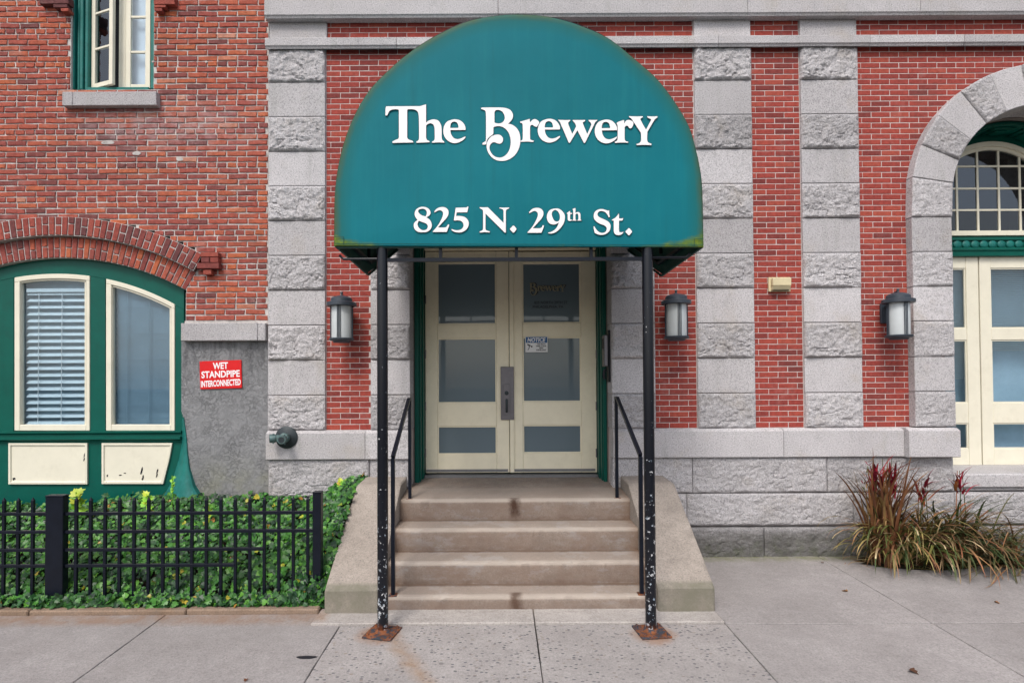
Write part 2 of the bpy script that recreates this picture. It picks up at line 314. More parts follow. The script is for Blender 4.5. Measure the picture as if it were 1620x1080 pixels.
def m_canopy():
    g = NT('teal_awning_fabric')
    e = g.n('ShaderNodeAttribute'); e.attribute_name = 'edge'
    ew = g.math('ADD', e.outputs['Fac'], g.math('MULTIPLY', g.math('SUBTRACT', g.noise(3.5, 6, 0.7), 0.5), 0.05))
    c = g.ramp(g.noise(1.2, 5, 0.6), [(0.3, (0.001, 0.128, 0.158)), (0.7, (0.002, 0.155, 0.190))])
    streak = g.ramp(g.noise(1.0, 5, 0.7, g.scaled((16, 1, 0.7))), [(0.5, 0.0), (0.8, 0.35)])
    c = g.mix(c, (0.012, 0.195, 0.205), streak)
    c = g.mix(c, (0.006, 0.10, 0.105), g.ramp(g.noise(1.0, 6, 0.75, g.scaled((9, 1, 0.35), (4, 0, 2))), [(0.55, 0.0), (0.78, 0.5)]))
    c = g.mix(c, (0.012, 0.115, 0.105), g.ramp(ew, [(0.02, 0.85), (0.14, 0.0)]))
    c = g.mix(c, (0.07, 0.085, 0.03), g.math('MULTIPLY', g.ramp(ew, [(0.0, 0.8), (0.055, 0.0)]), g.ramp(g.noise(5, 5, 0.7), [(0.3, 0.3), (0.6, 1.0)])))
    z, x = g.axis(2), g.axis(0)
    zz = g.math('ADD', z, g.math('MULTIPLY', g.math('SUBTRACT', g.noise(5, 6, 0.7, g.scaled((1, 1, 2))), 0.5), 0.16))
    corner = g.math('MULTIPLY', g.math('ABSOLUTE', g.math('SUBTRACT', x, 0.148)), 0.70)
    lim = g.math('ADD', g.math('MULTIPLY', g.math('POWER', corner, 6.0), 0.13), 2.915)
    al = g.ramp(g.math('SUBTRACT', lim, zz), [(0.0, 0.0), (0.04, 0.9)])
    c = g.mix(c, g.ramp(g.noise(14, 5, 0.7), [(0.3, (0.03, 0.11, 0.07)), (0.55, (0.11, 0.17, 0.02)), (0.7, (0.20, 0.25, 0.012))]), al)
    g.bump(g.math('ADD', g.math('MULTIPLY', g.noise(220, 2, 0.6), 0.04), g.noise(1.0, 3, 0.5, g.scaled((1.8, 1, 0.9)))), 0.35, 0.05)
    return g.base(c, 0.6, 0.14)
M['canopy'] = m_canopy()
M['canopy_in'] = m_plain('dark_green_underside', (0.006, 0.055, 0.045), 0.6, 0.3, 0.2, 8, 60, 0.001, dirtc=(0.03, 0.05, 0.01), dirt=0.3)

def m_chipped():
    g = NT('chipped_black_paint')
    z = g.axis(2)
    n = g.math('ADD', g.noise(34, 5, 0.65), g.math('MULTIPLY', g.math('SUBTRACT', g.noise(5, 3), 0.5), 0.35))
    low = g.n('ShaderNodeMapRange'); low.inputs[1].default_value = 1.9; low.inputs[2].default_value = 0.1; low.inputs[3].default_value = -0.07; low.inputs[4].default_value = 0.06
    g.l(z, low.inputs[0])
    chip = g.ramp(g.math('ADD', n, low.outputs[0]), [(0.625, 0.0), (0.645, 1.0)])
    c = g.mix((0.004, 0.005, 0.009), g.ramp(g.noise(20, 3), [(0.4, (0.20, 0.26, 0.32)), (0.6, (0.5, 0.5, 0.5))]), chip)
    foot = g.math('MULTIPLY', g.window(z, -0.3, 0.02, 0.04), g.ramp(g.noise(25, 5), [(0.4, 0.0), (0.55, 0.9)]))
    c = g.mix(c, (0.22, 0.06, 0.015), foot)
    return g.base(c, 0.28, 0.4)
M['chipped'] = m_chipped()
M['rust'] = m_plain('rusty_steel', (0.19, 0.065, 0.025), 0.85, 0.3, 0.6, 14, 60, 0.008, 0.0, (0.035, 0.045, 0.06), 1.0, 0.46, 0.56)

def m_leaf(name, stops, rough=0.42):
    g = NT(name)
    at = g.n('ShaderNodeAttribute'); at.attribute_name = 'tone'
    c = g.ramp(g.math('FRACT', g.math('ADD', at.outputs['Fac'], g.rnd())), stops)
    c = g.mix(c, g.ramp(g.noise(5, 4), [(0.3, 0.6), (0.7, 1.35)]), 1.0, 'MULTIPLY')
    g.b.inputs['Subsurface Weight'].default_value = 0.0
    return g.base(c, rough, 0.35)
M['ivy'] = m_leaf('ivy_leaf', [(0, (0.006, 0.024, 0.010)), (0.45, (0.018, 0.075, 0.016)), (0.8, (0.045, 0.16, 0.022)), (0.94, (0.08, 0.22, 0.025)), (0.982, (0.09, 0.24, 0.025)), (0.99, (0.36, 0.34, 0.03)), (1, (0.30, 0.12, 0.03))])
M['lime'] = m_leaf('bright_lime_leaf', [(0, (0.10, 0.30, 0.02)), (0.6, (0.22, 0.45, 0.02)), (1, (0.42, 0.46, 0.04))])
M['blade'] = m_leaf('straw_green_blade', [(0, (0.03, 0.055, 0.012)), (0.2, (0.09, 0.11, 0.025)), (0.4, (0.22, 0.19, 0.05)), (0.6, (0.36, 0.26, 0.11)), (0.78, (0.26, 0.12, 0.05)), (0.9, (0.17, 0.06, 0.035)), (1, (0.52, 0.42, 0.24))], 0.6)
M['dkblade'] = m_leaf('green_brown_blade', [(0, (0.02, 0.045, 0.012)), (0.3, (0.06, 0.085, 0.022)), (0.55, (0.13, 0.07, 0.03)), (0.8, (0.26, 0.18, 0.09)), (1, (0.30, 0.10, 0.04))], 0.6)
M['rusty'] = m_leaf('rust_brown_strap_leaf', [(0, (0.06, 0.03, 0.015)), (0.4, (0.15, 0.055, 0.025)), (0.7, (0.22, 0.10, 0.035)), (1, (0.30, 0.20, 0.08))], 0.6)
M['redleaf'] = m_leaf('crimson_leaf', [(0, (0.09, 0.012, 0.015)), (0.4, (0.24, 0.012, 0.035)), (0.7, (0.42, 0.02, 0.04)), (0.85, (0.22, 0.10, 0.03)), (1, (0.45, 0.13, 0.04))], 0.5)

# ------------------------------------------------------------ mesh helpers
def origin(p):
    v = Vector((0, 0, 0))
    while p is not None: v += p.location; p = p.parent
    return v
class MB:
    def __init__(s): s.v = []; s.f = []; s.a = {}
    def quadgrid(s, rows):       # rows: list of lists of points
        b = len(s.v); n = len(rows[0])
        for r in rows: s.v += [tuple(p) for p in r]
        for i in range(len(rows)-1):
            for j in range(n-1):
                s.f.append((b+i*n+j, b+i*n+j+1, b+(i+1)*n+j+1, b+(i+1)*n+j))
        return s
    def box(s, x0, x1, y0, y1, z0, z1):
        b = len(s.v)
        s.v += [(x0, y0, z0), (x1, y0, z0), (x1, y1, z0), (x0, y1, z0), (x0, y0, z1), (x1, y0, z1), (x1, y1, z1), (x0, y1, z1)]
        s.f += [(b, b+1, b+5, b+4), (b+1, b+2, b+6, b+5), (b+2, b+3, b+7, b+6), (b+3, b, b+4, b+7), (b+4, b+5, b+6, b+7), (b+3, b+2, b+1, b)]
        return s
    def prism(s, poly, y0, y1):  # poly in x,z; extruded along y
        b = len(s.v); n = len(poly)
        s.v += [(x, y0, z) for x, z in poly]+[(x, y1, z) for x, z in poly]
        s.f.append(tuple(range(b, b+n))); s.f.append(tuple(range(b+2*n-1, b+n-1, -1)))
        for i in range(n):
            j = (i+1) % n; s.f.append((b+i, b+n+i, b+n+j, b+j))
        return s
    def profile(s, pts, x0, x1): # pts in y,z ; extruded along x
        b = len(s.v); n = len(pts)
        s.v += [(x0, y, z) for y, z in pts]+[(x1, y, z) for y, z in pts]
        s.f.append(tuple(range(b, b+n))); s.f.append(tuple(range(b+2*n-1, b+n-1, -1)))
        for i in range(n):
            j = (i+1) % n; s.f.append((b+i, b+n+i, b+n+j, b+j))
        return s
    def plan(s, poly, zt, zb):   # poly in x,y ; zt, zb functions of y
        b = len(s.v); n = len(poly)
        s.v += [(x, y, zt(y)) for x, y in poly]+[(x, y, zb(y)) for x, y in poly]
        s.f.append(tuple(range(b, b+n))); s.f.append(tuple(range(b+2*n-1, b+n-1, -1)))
        for i in range(n):
            j = (i+1) % n; s.f.append((b+i, b+n+i, b+n+j, b+j))
        return s
    def strips(s, xs, lo, hi, y0, y1):  # solid between two curves lo(x), hi(x)
        return s.prism([(x, lo(x)) for x in xs]+[(x, hi(x)) for x in reversed(xs)], y0, y1)
    def tube(s, path, r, n=10, cap=True, square=False):
        b = len(s.v); path = [Vector(p) for p in path]; m = len(path)
        rr = r if isinstance(r, (list, tuple)) else [r]*m
        k = 4 if square else n
        for i, p in enumerate(path):
            d = (path[min(i+1, m-1)]-path[max(i-1, 0)]).normalized()
            u = d.cross(Vector((0, 1, 0)) if abs(d.y) < 0.9 else Vector((1, 0, 0))).normalized(); w_ = d.cross(u)
            for j in range(k):
                a = 2*math.pi*(j+(0.5 if square else 0))/k
                q = p+(u*math.cos(a)+w_*math.sin(a))*rr[i]*(1.414 if square else 1)
                s.v.append(tuple(q))
        for i in range(m-1):
            for j in range(k):
                j2 = (j+1) % k; s.f.append((b+i*k+j, b+i*k+j2, b+(i+1)*k+j2, b+(i+1)*k+j))
        if cap: s.f.append(tuple(range(b+k-1, b-1, -1))); s.f.append(tuple(range(b+(m-1)*k, b+m*k)))
        return s
    def lathe(s, c, prof, n=28, axis='z'):
        b = len(s.v); m = len(prof)
        for r, h in prof:
            for j in range(n):
                a = 2*math.pi*j/n; u, v = r*math.cos(a), r*math.sin(a)
                s.v.append((c[0]+u, c[1]+v, c[2]+h) if axis == 'z' else (c[0]+u, c[1]-h, c[2]+v))
        for i in range(m-1):
            for j in range(n):
                j2 = (j+1) % n; s.f.append((b+i*n+j, b+i*n+j2, b+(i+1)*n+j2, b+(i+1)*n+j))
        s.f.append(tuple(range(b+n-1, b-1, -1))); s.f.append(tuple(range(b+(m-1)*n, b+m*n)))
        return s
    def build(s, name, m, parent=None, smooth=False, bevel=0.0, label=None, kind=None, seg=1, tones=None):
        o_ = origin(parent)
        me = bpy.data.meshes.new(name)
        me.from_pydata([(v[0]-o_.x, v[1]-o_.y, v[2]-o_.z) for v in s.v], [], s.f)
        if tones is not None:
            at = me.attributes.new('tone', 'FLOAT', 'POINT'); at.data.foreach_set('value', tones)
        for k, vals in s.a.items():
            at = me.attributes.new(k, 'FLOAT', 'POINT'); at.data.foreach_set('value', vals)
        bm = bmesh.new(); bm.from_mesh(me)
        if bevel:
            bmesh.ops.bevel(bm, geom=bm.edges[:], offset=bevel, segments=seg, profile=0.6, affect='EDGES', clamp_overlap=True)
        bmesh.ops.recalc_face_normals(bm, faces=bm.faces); bm.to_mesh(me); bm.free()
        if smooth:
            for p in me.polygons: p.use_smooth = True
            me.set_sharp_from_angle(angle=rad(40))
        me.materials.append(M[m] if isinstance(m, str) else m)
        o = bpy.data.objects.new(name, me); col.objects.link(o)
        if parent is not None: o.parent = parent
        if label: o['label'] = label
        if kind: o['kind'] = kind
        return o
def thing(name, loc, label, cat, group=None):
    o = bpy.data.objects.new(name, None); col.objects.link(o); o.location = loc; o.empty_display_size = 0.1
    o['label'] = label; o['category'] = cat
    if group: o['group'] = group
    return o
def tag(o, label, cat, group=None):
    o['label'] = label; o['category'] = cat
    if group: o['group'] = group
    return o
def box(name, m, parent, x0, x1, y0, y1, z0, z1, bevel=0.0, **k):
    return MB().box(x0, x1, y0, y1, z0, z1).build(name, m, parent, bevel=bevel, **k)
def fbm(p, o=4): return noise.fractal(p, 1.0, 2.0, o)

def block(parent, fmap, wd, ht, yf, rough, name='granite_block', depth=0.14, seed=None, amp=1.0, label=None):
    """a stone block: fmap(u, v) -> (x, z); rock-faced ones get a broken face, dressed ones a fine chamfer"""
    sd_ = random.uniform(0, 99) if seed is None else seed
    rows = []
    if rough:
        nx = max(8, int(wd/0.0115)); nz = max(8, int(ht/0.0115))
        tilt = random.uniform(-0.25, 0.25); sl = random.uniform(-0.012, 0.012)
        for j in range(nz+1):
            row = []
            for i in range(nx+1):
                u, v = i/nx, j/nz; x, z = fmap(u, v)
                e = min(u*wd, (1-u)*wd, v*ht*1.3, (1-v)*ht); k = min(1.0, e/(0.022+0.02*abs(fbm(Vector((x*9, sd_, z*9)), 2))))
                q = Vector((x*5+sd_, sd_, z*5)); q2 = Vector((x*14+sd_, 3, z*16+tilt*x*10))
                q3 = Vector((x*38+sd_, 5, z*42))
                d = 0.020+0.012*fbm(q, 3)+0.010*fbm(q2, 4)+0.0070*fbm(q3, 4)+0.004*noise.cell(q2*2.2)
                r_ = abs(fbm(Vector((x*3.2+sd_, 9, z*6+x*tilt*6)), 3))
                d -= 0.018*max(0.0, 1.0-r_*14.0)*(1 if v < 0.55 else 0.35)          # broken ledges
                d += sl*(u-0.5)*2
                if v < 0.22: d += 0.018*(0.22-v)/0.22*max(0, fbm(Vector((x*7+sd_, 1, 0)), 2)+0.4)
                d = max(d, 0.0)*amp
                row.append((x, yf-d*(k**0.6 if e > 0 else 0), z))
            rows.append(row)
    else:
        c = 0.006; us = [0, c/wd, 0.33, 0.66, 1-c/wd, 1]; vs = [0, c/ht, 0.5, 1-c/ht, 1]
        off = random.uniform(-0.002, 0.002)
        for j, v in enumerate(vs):
            rows.append([(*fmap(u, v)[:1], yf+off+(0.005 if i in (0, 5) or j in (0, 4) else 0), fmap(u, v)[1]) for i, u in enumerate(us)])
    mb = MB(); mb.quadgrid(rows)
    n = len(rows[0]); m = len(rows)
    ring = [(i, 0) for i in range(n)]+[(n-1, j) for j in range(1, m)]+[(i, m-1) for i in range(n-2, -1, -1)]+[(0, j) for j in range(m-2, 0, -1)]
    b = len(mb.v)
    for i, j in ring:
        x, y, z = rows[j][i]; mb.v.append((x, yf+depth, z))
    L = len(ring)
    for k in range(L):
        i, j = ring[k]; i2, j2 = ring[(k+1) % L]
        mb.f.append((j*n+i, b+k, b+(k+1) % L, j2*n+i2))
    return mb.build(name, 'rough_granite' if rough else 'granite', parent, smooth=rough, label=label)
def rblock(parent, x0, x1, z0, z1, yf, rough, g=0.0035, **k):
    x0 += g; x1 -= g; z0 += g; z1 -= g
    return block(parent, lambda u, v: (x0+(x1-x0)*u, z0+(z1-z0)*v), x1-x0, z1-z0, yf, rough, **k)

# ---- bricks
def brick_mesh(L, H, irr, depth=0.07, ch=0.004):
    xs = [-L/2, -L/2+ch*1.5, -L/6, L/6, L/2-ch*1.5, L/2]; zs = [-H/2, -H/2+ch*1.3, H/2-ch*1.3, H/2]
    j = lambda a: random.uniform(-a, a)
    vs = []; fs = []
    for b_, z in enumerate(zs):
        for a_, x in enumerate(xs):
            e = a_ in (0, 5) or b_ in (0, 3)
            vs.append((x+j(irr)*(1.2 if a_ in (0, 5) else 1), (ch if e else 0)+j(irr*0.6), z+j(irr)))
    for b_ in range(3):
        for a_ in range(5): fs.append((b_*6+a_, b_*6+a_+1, b_*6+a_+7, b_*6+a_+6))
    ring = [0, 1, 2, 3, 4, 5, 11, 17, 23, 22, 21, 20, 19, 18, 12, 6]; b0 = len(vs)
    for r in ring: vs.append((vs[r][0], depth, vs[r][2]))
    for k in range(16): fs.append((ring[k], b0+k, b0+(k+1) % 16, ring[(k+1) % 16]))
    return vs, fs
class BrickWall:
    """lays courses; the bricks that show largest become parts, the rest one joined part"""
    def __init__(s, parent, m, L, H, joint, irr, y, name='brick', nvar=10):
        s.p = parent; s.m = M[m]; s.L, s.H, s.j, s.y, s.name = L, H, joint, y, name
        s.full = [brick_mesh(L, H, irr) for _ in range(nvar)]
        s.head = [brick_mesh(L/2-joint/2, H, irr) for _ in range(nvar)]
        s.irr = irr; s.items = []
    def course(s, z, x0, x1, header=False, phase=0.0, jit=0.0):
        pitch = (s.L/2-s.j/2 if header else s.L)+s.j
        k = math.floor((x0-phase)/pitch)
        while phase+k*pitch < x1:
            jx = random.uniform(-jit, jit); a = phase+k*pitch+s.j/2; b = a+pitch-s.j; k += 1
            a2, b2 = max(a, x0+s.j/2), min(b, x1-s.j/2)
            if b2-a2 < 0.02: continue
            s.items.append((((a2+b2)/2)+jx*0.3, z+random.uniform(-jit, jit)*0.5, b2-a2, header, (b2-a2) > (pitch-s.j)*0.97))
    def finish(s, limit=300, vis=lambda x, z: True):
        def key(it):
            x, z, w_, h, full = it
            return (0 if vis(x, z) else 1, -round(w_, 2), abs(x)+abs(z-1.9)*0.6)
        s.items.sort(key=key)
        o_ = origin(s.p)
        shared = {}
        rest = MB(); tones = []
        for n, (x, z, w_, h, full) in enumerate(s.items):
            src = random.randrange(len(s.full)); base = (s.head if h else s.full)[src]; bw = (s.L/2-s.j/2) if h else s.L
            if n < limit and vis(x, z):
                if full: kk = (h, src)
                else: kk = (h, src, round(w_, 3))
                if kk not in shared:
                    me = bpy.data.meshes.new(s.name); f = 1.0 if full else w_/bw
                    me.from_pydata([(v[0]*f, v[1], v[2]) for v in base[0]], [], base[1]); me.materials.append(s.m); shared[kk] = me
                o = bpy.data.objects.new(s.name, shared[kk]); col.objects.link(o); o.parent = s.p
                o.location = (x-o_.x, s.y+random.uniform(-1, 1)*s.irr-o_.y, z-o_.z)
                o.rotation_euler = (0, random.uniform(-1, 1)*s.irr*4, 0)
            else:
                b = len(rest.v); f = w_/bw; t = random.random(); dy = random.uniform(-1, 1)*s.irr
                rest.v += [(v[0]*f+x, v[1]+s.y+dy, v[2]+z) for v in base[0]]; rest.f += [tuple(b+i for i in q) for q in base[1]]
                tones += [t]*len(base[0])
        if rest.v: rest.build(s.name+'_courses', s.m, s.p, kind='stuff', tones=tones)

# ---- lettering: closed outlines traced as corner / smooth points
def outline(pts, o, sc_):
    """pts: 'x,y' smooth or 'cx,y' corner, in a local frame; returns a dense polygon in photo pixels"""
    P_ = []
    for t in pts.split():
        c = t[0] == 'c'; a, b = (t[1:] if c else t).split(','); P_.append((o[0]+float(a)/sc_, o[1]+float(b)/sc_, c))
    n = len(P_); out = []
    for i in range(n):
        p0, p1, p2, p3 = P_[i-1], P_[i], P_[(i+1) % n], P_[(i+2) % n]
        out.append(p1[:2])
        if p1[2] and p2[2]: continue
        q0 = p1 if p1[2] else p0; q3 = p2 if p2[2] else p3
        for t in (0.25, 0.5, 0.75):
            r = []
            for k in (0, 1):
                a, b, c_, d = q0[k], p1[k], p2[k], q3[k]
                r.append(0.5*(2*b+(c_-a)*t+(2*a-5*b+4*c_-d)*t*t+(3*b-a-3*c_+d)*t**3))
            out.append(tuple(r))
    return out
def fill_curves(groups, name, m, parent, y, offset=0.0, thick=0.0015, kind=None, label=None):
    """groups: list of polygons in x,z already in metres"""
    cu = bpy.data.curves.new(name, 'CURVE'); cu.dimensions = '2D'; cu.fill_mode = 'BOTH'; cu.extrude = thick; cu.offset = offset
    for poly in groups:
        sp = cu.splines.new('POLY'); sp.points.add(len(poly)-1); sp.use_cyclic_u = True
        for q, (x, z) in zip(sp.points, poly): q.co = (x, z, 0, 1)
    return curve_mesh(cu, name, m, parent, y, label)
def curve_mesh(cu, name, m, parent, y, label=None, loc=(0, 0), rot=0.0, sx=1.0):
    t = bpy.data.objects.new('tmp', cu); col.objects.link(t)
    dg = bpy.context.evaluated_depsgraph_get(); me = bpy.data.meshes.new_from_object(t.evaluated_get(dg))
    bpy.data.objects.remove(t)
    o_ = origin(parent)
    c, s_ = math.cos(rot), math.sin(rot)
    for v in me.vertices:
        a, b, d = v.co.x*sx, v.co.y, v.co.z
        v.co = (loc[0]+a*c-b*s_-o_.x, y-d-o_.y, loc[1]+a*s_+b*c-o_.z)
    me.materials.clear(); me.materials.append(M[m]); me.name = name
    o = bpy.data.objects.new(name, me); col.objects.link(o)
    if parent is not None: o.parent = parent
    if label: o['label'] = label
    return o
def text(body, size, m, parent, x, z, y, name='lettering', sx=1.0, bold=0.0, rot=0.0, shear=0.0, fitw=None, space=1.0, fith=None):
    cu = bpy.data.curves.new(name, 'FONT'); cu.body = body; cu.size = size; cu.align_x = 'CENTER'; cu.align_y = 'CENTER'
    cu.offset = bold; cu.extrude = 0.0006; cu.shear = shear; cu.resolution_u = 3; cu.space_character = space
    o = curve_mesh(cu, name, m, parent, y, None, (x, z), rot, 1.0)
    o_ = origin(parent); xs = [v.co.x for v in o.data.vertices]; zs = [v.co.z for v in o.data.vertices]
    c, cz = (min(xs)+max(xs))/2, (min(zs)+max(zs))/2; k = (fitw/(max(xs)-min(xs))) if fitw else 1; kz = (fith/(max(zs)-min(zs))) if fith else 1
    for v in o.data.vertices: v.co.x = x-o_.x+(v.co.x-c)*k; v.co.z = z-o_.z+(v.co.z-cz)*kz
    return o

# ============================================================ GROUND
ZR = gz(-5.0)
ground = box('ground', 'soil', None, -150, 150, -150, 60, -2.0, -0.42, kind='structure')
road = box('road', 'asphalt', None, -60, 60, -14.0, -5.18, -0.41, ZR-0.13, kind='structure')
kb = MB().box(-30, 30, -5.17, -5.01, -0.41, ZR).build('road_kerb', 'slab', None, bevel=0.015, kind='structure')
walk = MB().plan([(-30, -5.0), (30, -5.0), (30, 0.0), (-30, 0.0)], lambda y: gz(y)-0.035, lambda y: -0.4).build('sidewalk', 'soil', None, kind='structure')
def slab(poly, m, dz=0.0, lab=None):
    a = 0.004; cx = sum(p[0] for p in poly)/len(poly); cy = sum(p[1] for p in poly)/len(poly)
    # edge line of the slab wanders a little, like hand-tooled joints
    pts = []
    for i, p in enumerate(poly):
        q = poly[(i+1) % len(poly)]; L = math.hypot(q[0]-p[0], q[1]-p[1]); n = max(1, int(L/0.12))
        for k in range(n):
            t = k/n; x = p[0]+(q[0]-p[0])*t; y = p[1]+(q[1]-p[1])*t
            jx, jy = (0, 0) if k == 0 else (random.uniform(-.0022, .0022), random.uniform(-.0022, .0022))
            dx, dy = x-cx, y-cy; l = math.hypot(dx, dy)
            pts.append((x-(1 if dx > 0 else -1)*a+jx, y-(1 if dy > 0 else -1)*a+jy))
    return MB().plan(pts, lambda y: gz(y)+dz, lambda y: gz(y)-0.034).build('paving_slab', m, walk, bevel=0.004, label=lab)
JX = [-7.5, -5.9, -4.3, -2.76, -1.265]
for a, b in zip(JX, JX[1:]):
    slab([(a, -3.3), (b, -3.3), (b, -1.475), (a, -1.475)], 'slab')
    slab([(a, -4.99), (b, -4.99), (b, -3.31), (a, -3.31)], 'slab', -0.001)
for a, b in ((-1.265, 0.27), (0.27, 1.765)):
    slab([(a, -3.3), (b, -3.3), (b, -1.70), (a, -1.70)], 'slab_agg', 0, 'exposed pebble slab with dark flecks')
    slab([(a, -4.99), (b, -4.99), (b, -3.31), (a, -3.31)], 'slab_agg', -0.001)
for a, b in ((1.765, 3.385), (3.385, 5.0), (5.0, 6.6), (6.6, 8.2)):
    slab([(a, -3.3), (b, -3.3), (b, -1.708), (a, -1.708)], 'slab')
    slab([(a, -1.70), (b, -1.70), (b, -0.03), (a, -0.03)], 'slab')
    slab([(a, -4.99), (b, -4.99), (b, -3.31), (a, -3.31)], 'slab', -0.001)
for a, b in ((-1.50, 0.27), (0.27, 1.765)):
    MB().box(a+0.004, b-0.004, -1.694, -1.40, -0.10, -0.008).build('paving_strip', 'strip', walk, bevel=0.006, label='pale concrete strip along the foot of the steps')
for k, (a, b) in enumerate(((-7.5, -5.6), (-5.6, -3.9), (-3.9, -2.6), (-2.6, -1.50))):
    MB().box(a+0.004, b-0.004, -1.472, -1.385, -0.10, 0.012+0.004*(k % 2)).build('edging_kerb', 'kerb', walk, bevel=0.01, label='rust-brown concrete edging of the ivy bed')
hole_pts = [(X(485, -2.0, 1040), -2.10)]

# ============================================================ RIGHT-HAND BUILDING (granite and brick)
GB = thing('granite_and_brick_building', (X(425), 0, 0), 'grey granite and red brick building with striped pilasters, arched doorway and recessed double doors', 'building')
CZ = [Z(p, 0, 470) for p in (680, 623.5, 568, 512.5, 457, 402, 347.5, 293.5, 239, 184, 129.5, 78.5)]
CZ = [1.3595+(5.540-1.3595)*i/11 for i in range(12)]
xA0, xA1 = X(425.5), X(516)
xC0, xC1 = X(587), -0.964
xD0, xD1 = 1.215, X(1034)
xF0, xF1 = X(1100, 0, 400), X(1191, 0, 400)
xH0, xH1 = X(1268, 0, 400), X(1359.5, 0, 400)
YP = -0.095
acx, acz = X(1653, YP, 310), Z(310, YP, 1653)
RI, RO = 148/(900/6.105), 212.5/(900/6.105)
YF = -0.028
zL = P(800, 318, 0)[1]
for ci in range(11):
    z0, z1 = CZ[ci], CZ[ci+1]; rough = ci % 2 == 0
    rblock(GB, xA0, xA1, z0, z1, YF, rough)
    rblock(GB, xF0, xF1, z0, z1, YF, rough)
    rblock(GB, xH0, xH1, z0, z1, YF, rough)
    if z1 < zL+0.3:
        rblock(GB, xC0, xC1, z0, z1, YF-0.01, rough, depth=0.27)
        rblock(GB, xD0, xD1, z0, z1, YF-0.01, rough, depth=0.27); zC = z1
rblock(GB, xC0-0.1, xD1+0.1, zC, zC+0.38, YF-0.01, True, depth=0.27, label='long granite lintel behind the awning')
# arch pier and ring
xP0, xP1 = acx-RO, acx-RI
PZ = [P(1470, p, -0.1)[1] for p in (675, 619, 564, 507.5, 453, 398, 343)]
YP = -0.095
for s in (1, -1):
    fx = (lambda x: x) if s == 1 else (lambda x: 2*acx-x)
    for i in range(6):
        a, b = (fx(xP0), fx(xP1)) if s == 1 else (fx(xP1), fx(xP0))
        rblock(GB, a, b, PZ[i], PZ[i+1], YP, i % 2 == 0, depth=0.33, amp=0.6)
    angs = [rad(a) for a in (8.5, 23, 37.6, 52, 66.5, 81)]
    def ring(u, v, a0, a1, s=s):
        r = RO-0.002+(RI-RO)*u; a = a0+(a1-a0)*v; return (acx-s*r*math.cos(a), acz+r*math.sin(a))
    zb = PZ[6]+0.003
    def first(u, v, s=s):
        x0 = RO+(RI-RO)*u; t = ring(u, 0, angs[0]-0.003, angs[0], s); return ((acx-s*x0)*(1-v)+t[0]*v, zb*(1-v)+t[1]*v)
    block(GB, first, 0.44, 0.44, YP, True, depth=0.33, amp=0.6)
    for i in range(5):
        a0, a1 = angs[i]+0.002, angs[i+1]-0.002
        block(GB, lambda u, v: ring(u, v, a0, a1), 0.44, 0.34, YP-0.01, i % 2 == 1, name='arch_stone', depth=0.34, amp=0.7)
block(GB, lambda u, v: (acx-(RO+(RI-RO)*u)*math.cos(rad(81.2+17.6*v)), acz+(RO+(RI-RO)*u)*math.sin(rad(81.2+17.6*v))), 0.44, 0.4, YP-0.02, True, name='keystone', depth=0.34)
# bands
def band(name, py_top, py_bot, py_face, yf, joints, proj_top=0.0, py_ref=1000):
    zt, zb, zm = P(py_ref, py_top, yf)[1], P(py_ref, py_bot, 0.0)[1], P(py_ref, py_face, yf)[1]
    for a, b in zip(joints, joints[1:]):
        d = random.uniform(-0.0015, 0.0015)
        prof = [(0.09, zt), (yf+d+0.004, zt), (yf+d, zt-0.006), (yf+d, zm), (yf+d+0.012, zm-0.012), (yf+d+0.02, zm-0.03), (yf+d+0.035, zb+0.012), (yf+d+0.035, zb), (0.09, zb)]
        MB().profile(prof, a+0.0025, b-0.0025).build(name, 'granite', GB)
xr = 9.6
band('cornice_stone', -55, 34.5, 20.5, -0.115, [X(424), X(788, -.1, 20), X(1182, -.1, 20), X(1455, -.1, 20), X(1700), xr])
band('string_course_stone', 57, 76.5, 69, -0.09, [X(423.5), X(630), X(1136), X(1374), X(1522), X(1750), xr])
zf0, zf1 = P(1000, 58, 0)[1], P(1000, 33, 0)[1]
for a, b in ((X(427, 0, 50), X(518.5, 0, 50)), (X(1096, 0, 45), X(1186, 0, 45)), (X(1263, 0, 45), X(1353, 0, 45))):
    rblock(GB, a, b, zf0-0.02, zf1+0.02, YF, False)
for k, (z0, z1) in enumerate(((P(1000, -55, 0)[1], P(1000, -55, 0)[1]+0.9),)):
    rblock(GB, X(424), X(900), z0, z1, -0.05, True); rblock(GB, X(900), xr, z0, z1, -0.05, True)
# water table
zw1, zw0 = 1.3595, P(500, 727, -0.09)[1]
def wtable(a, b, yf, g=0.003):
    MB().profile([(0.08, zw1), (yf+0.05, zw1), (yf, zw1-0.028), (yf, zw0+0.008), (yf+0.008, zw0), (0.08, zw0)], a+g, b-g).build('water_table_stone', 'granite', GB)
wtable(X(420, -.09, 700), X(577.5, -.09, 700), -0.09); wtable(X(577.5, -.09, 700), xC1-0.002, -0.095)
wtable(xD0+0.002, X(1240, -.09, 700), -0.09); wtable(X(1240, -.09, 700), X(1431, -.09, 700), -0.09)
wtable(X(1431, -.09, 700), xP1-0.002, -0.155); wtable(acx+RI, acx+RO+0.06, -0.155); wtable(acx+RO+0.06, xr, -0.09)
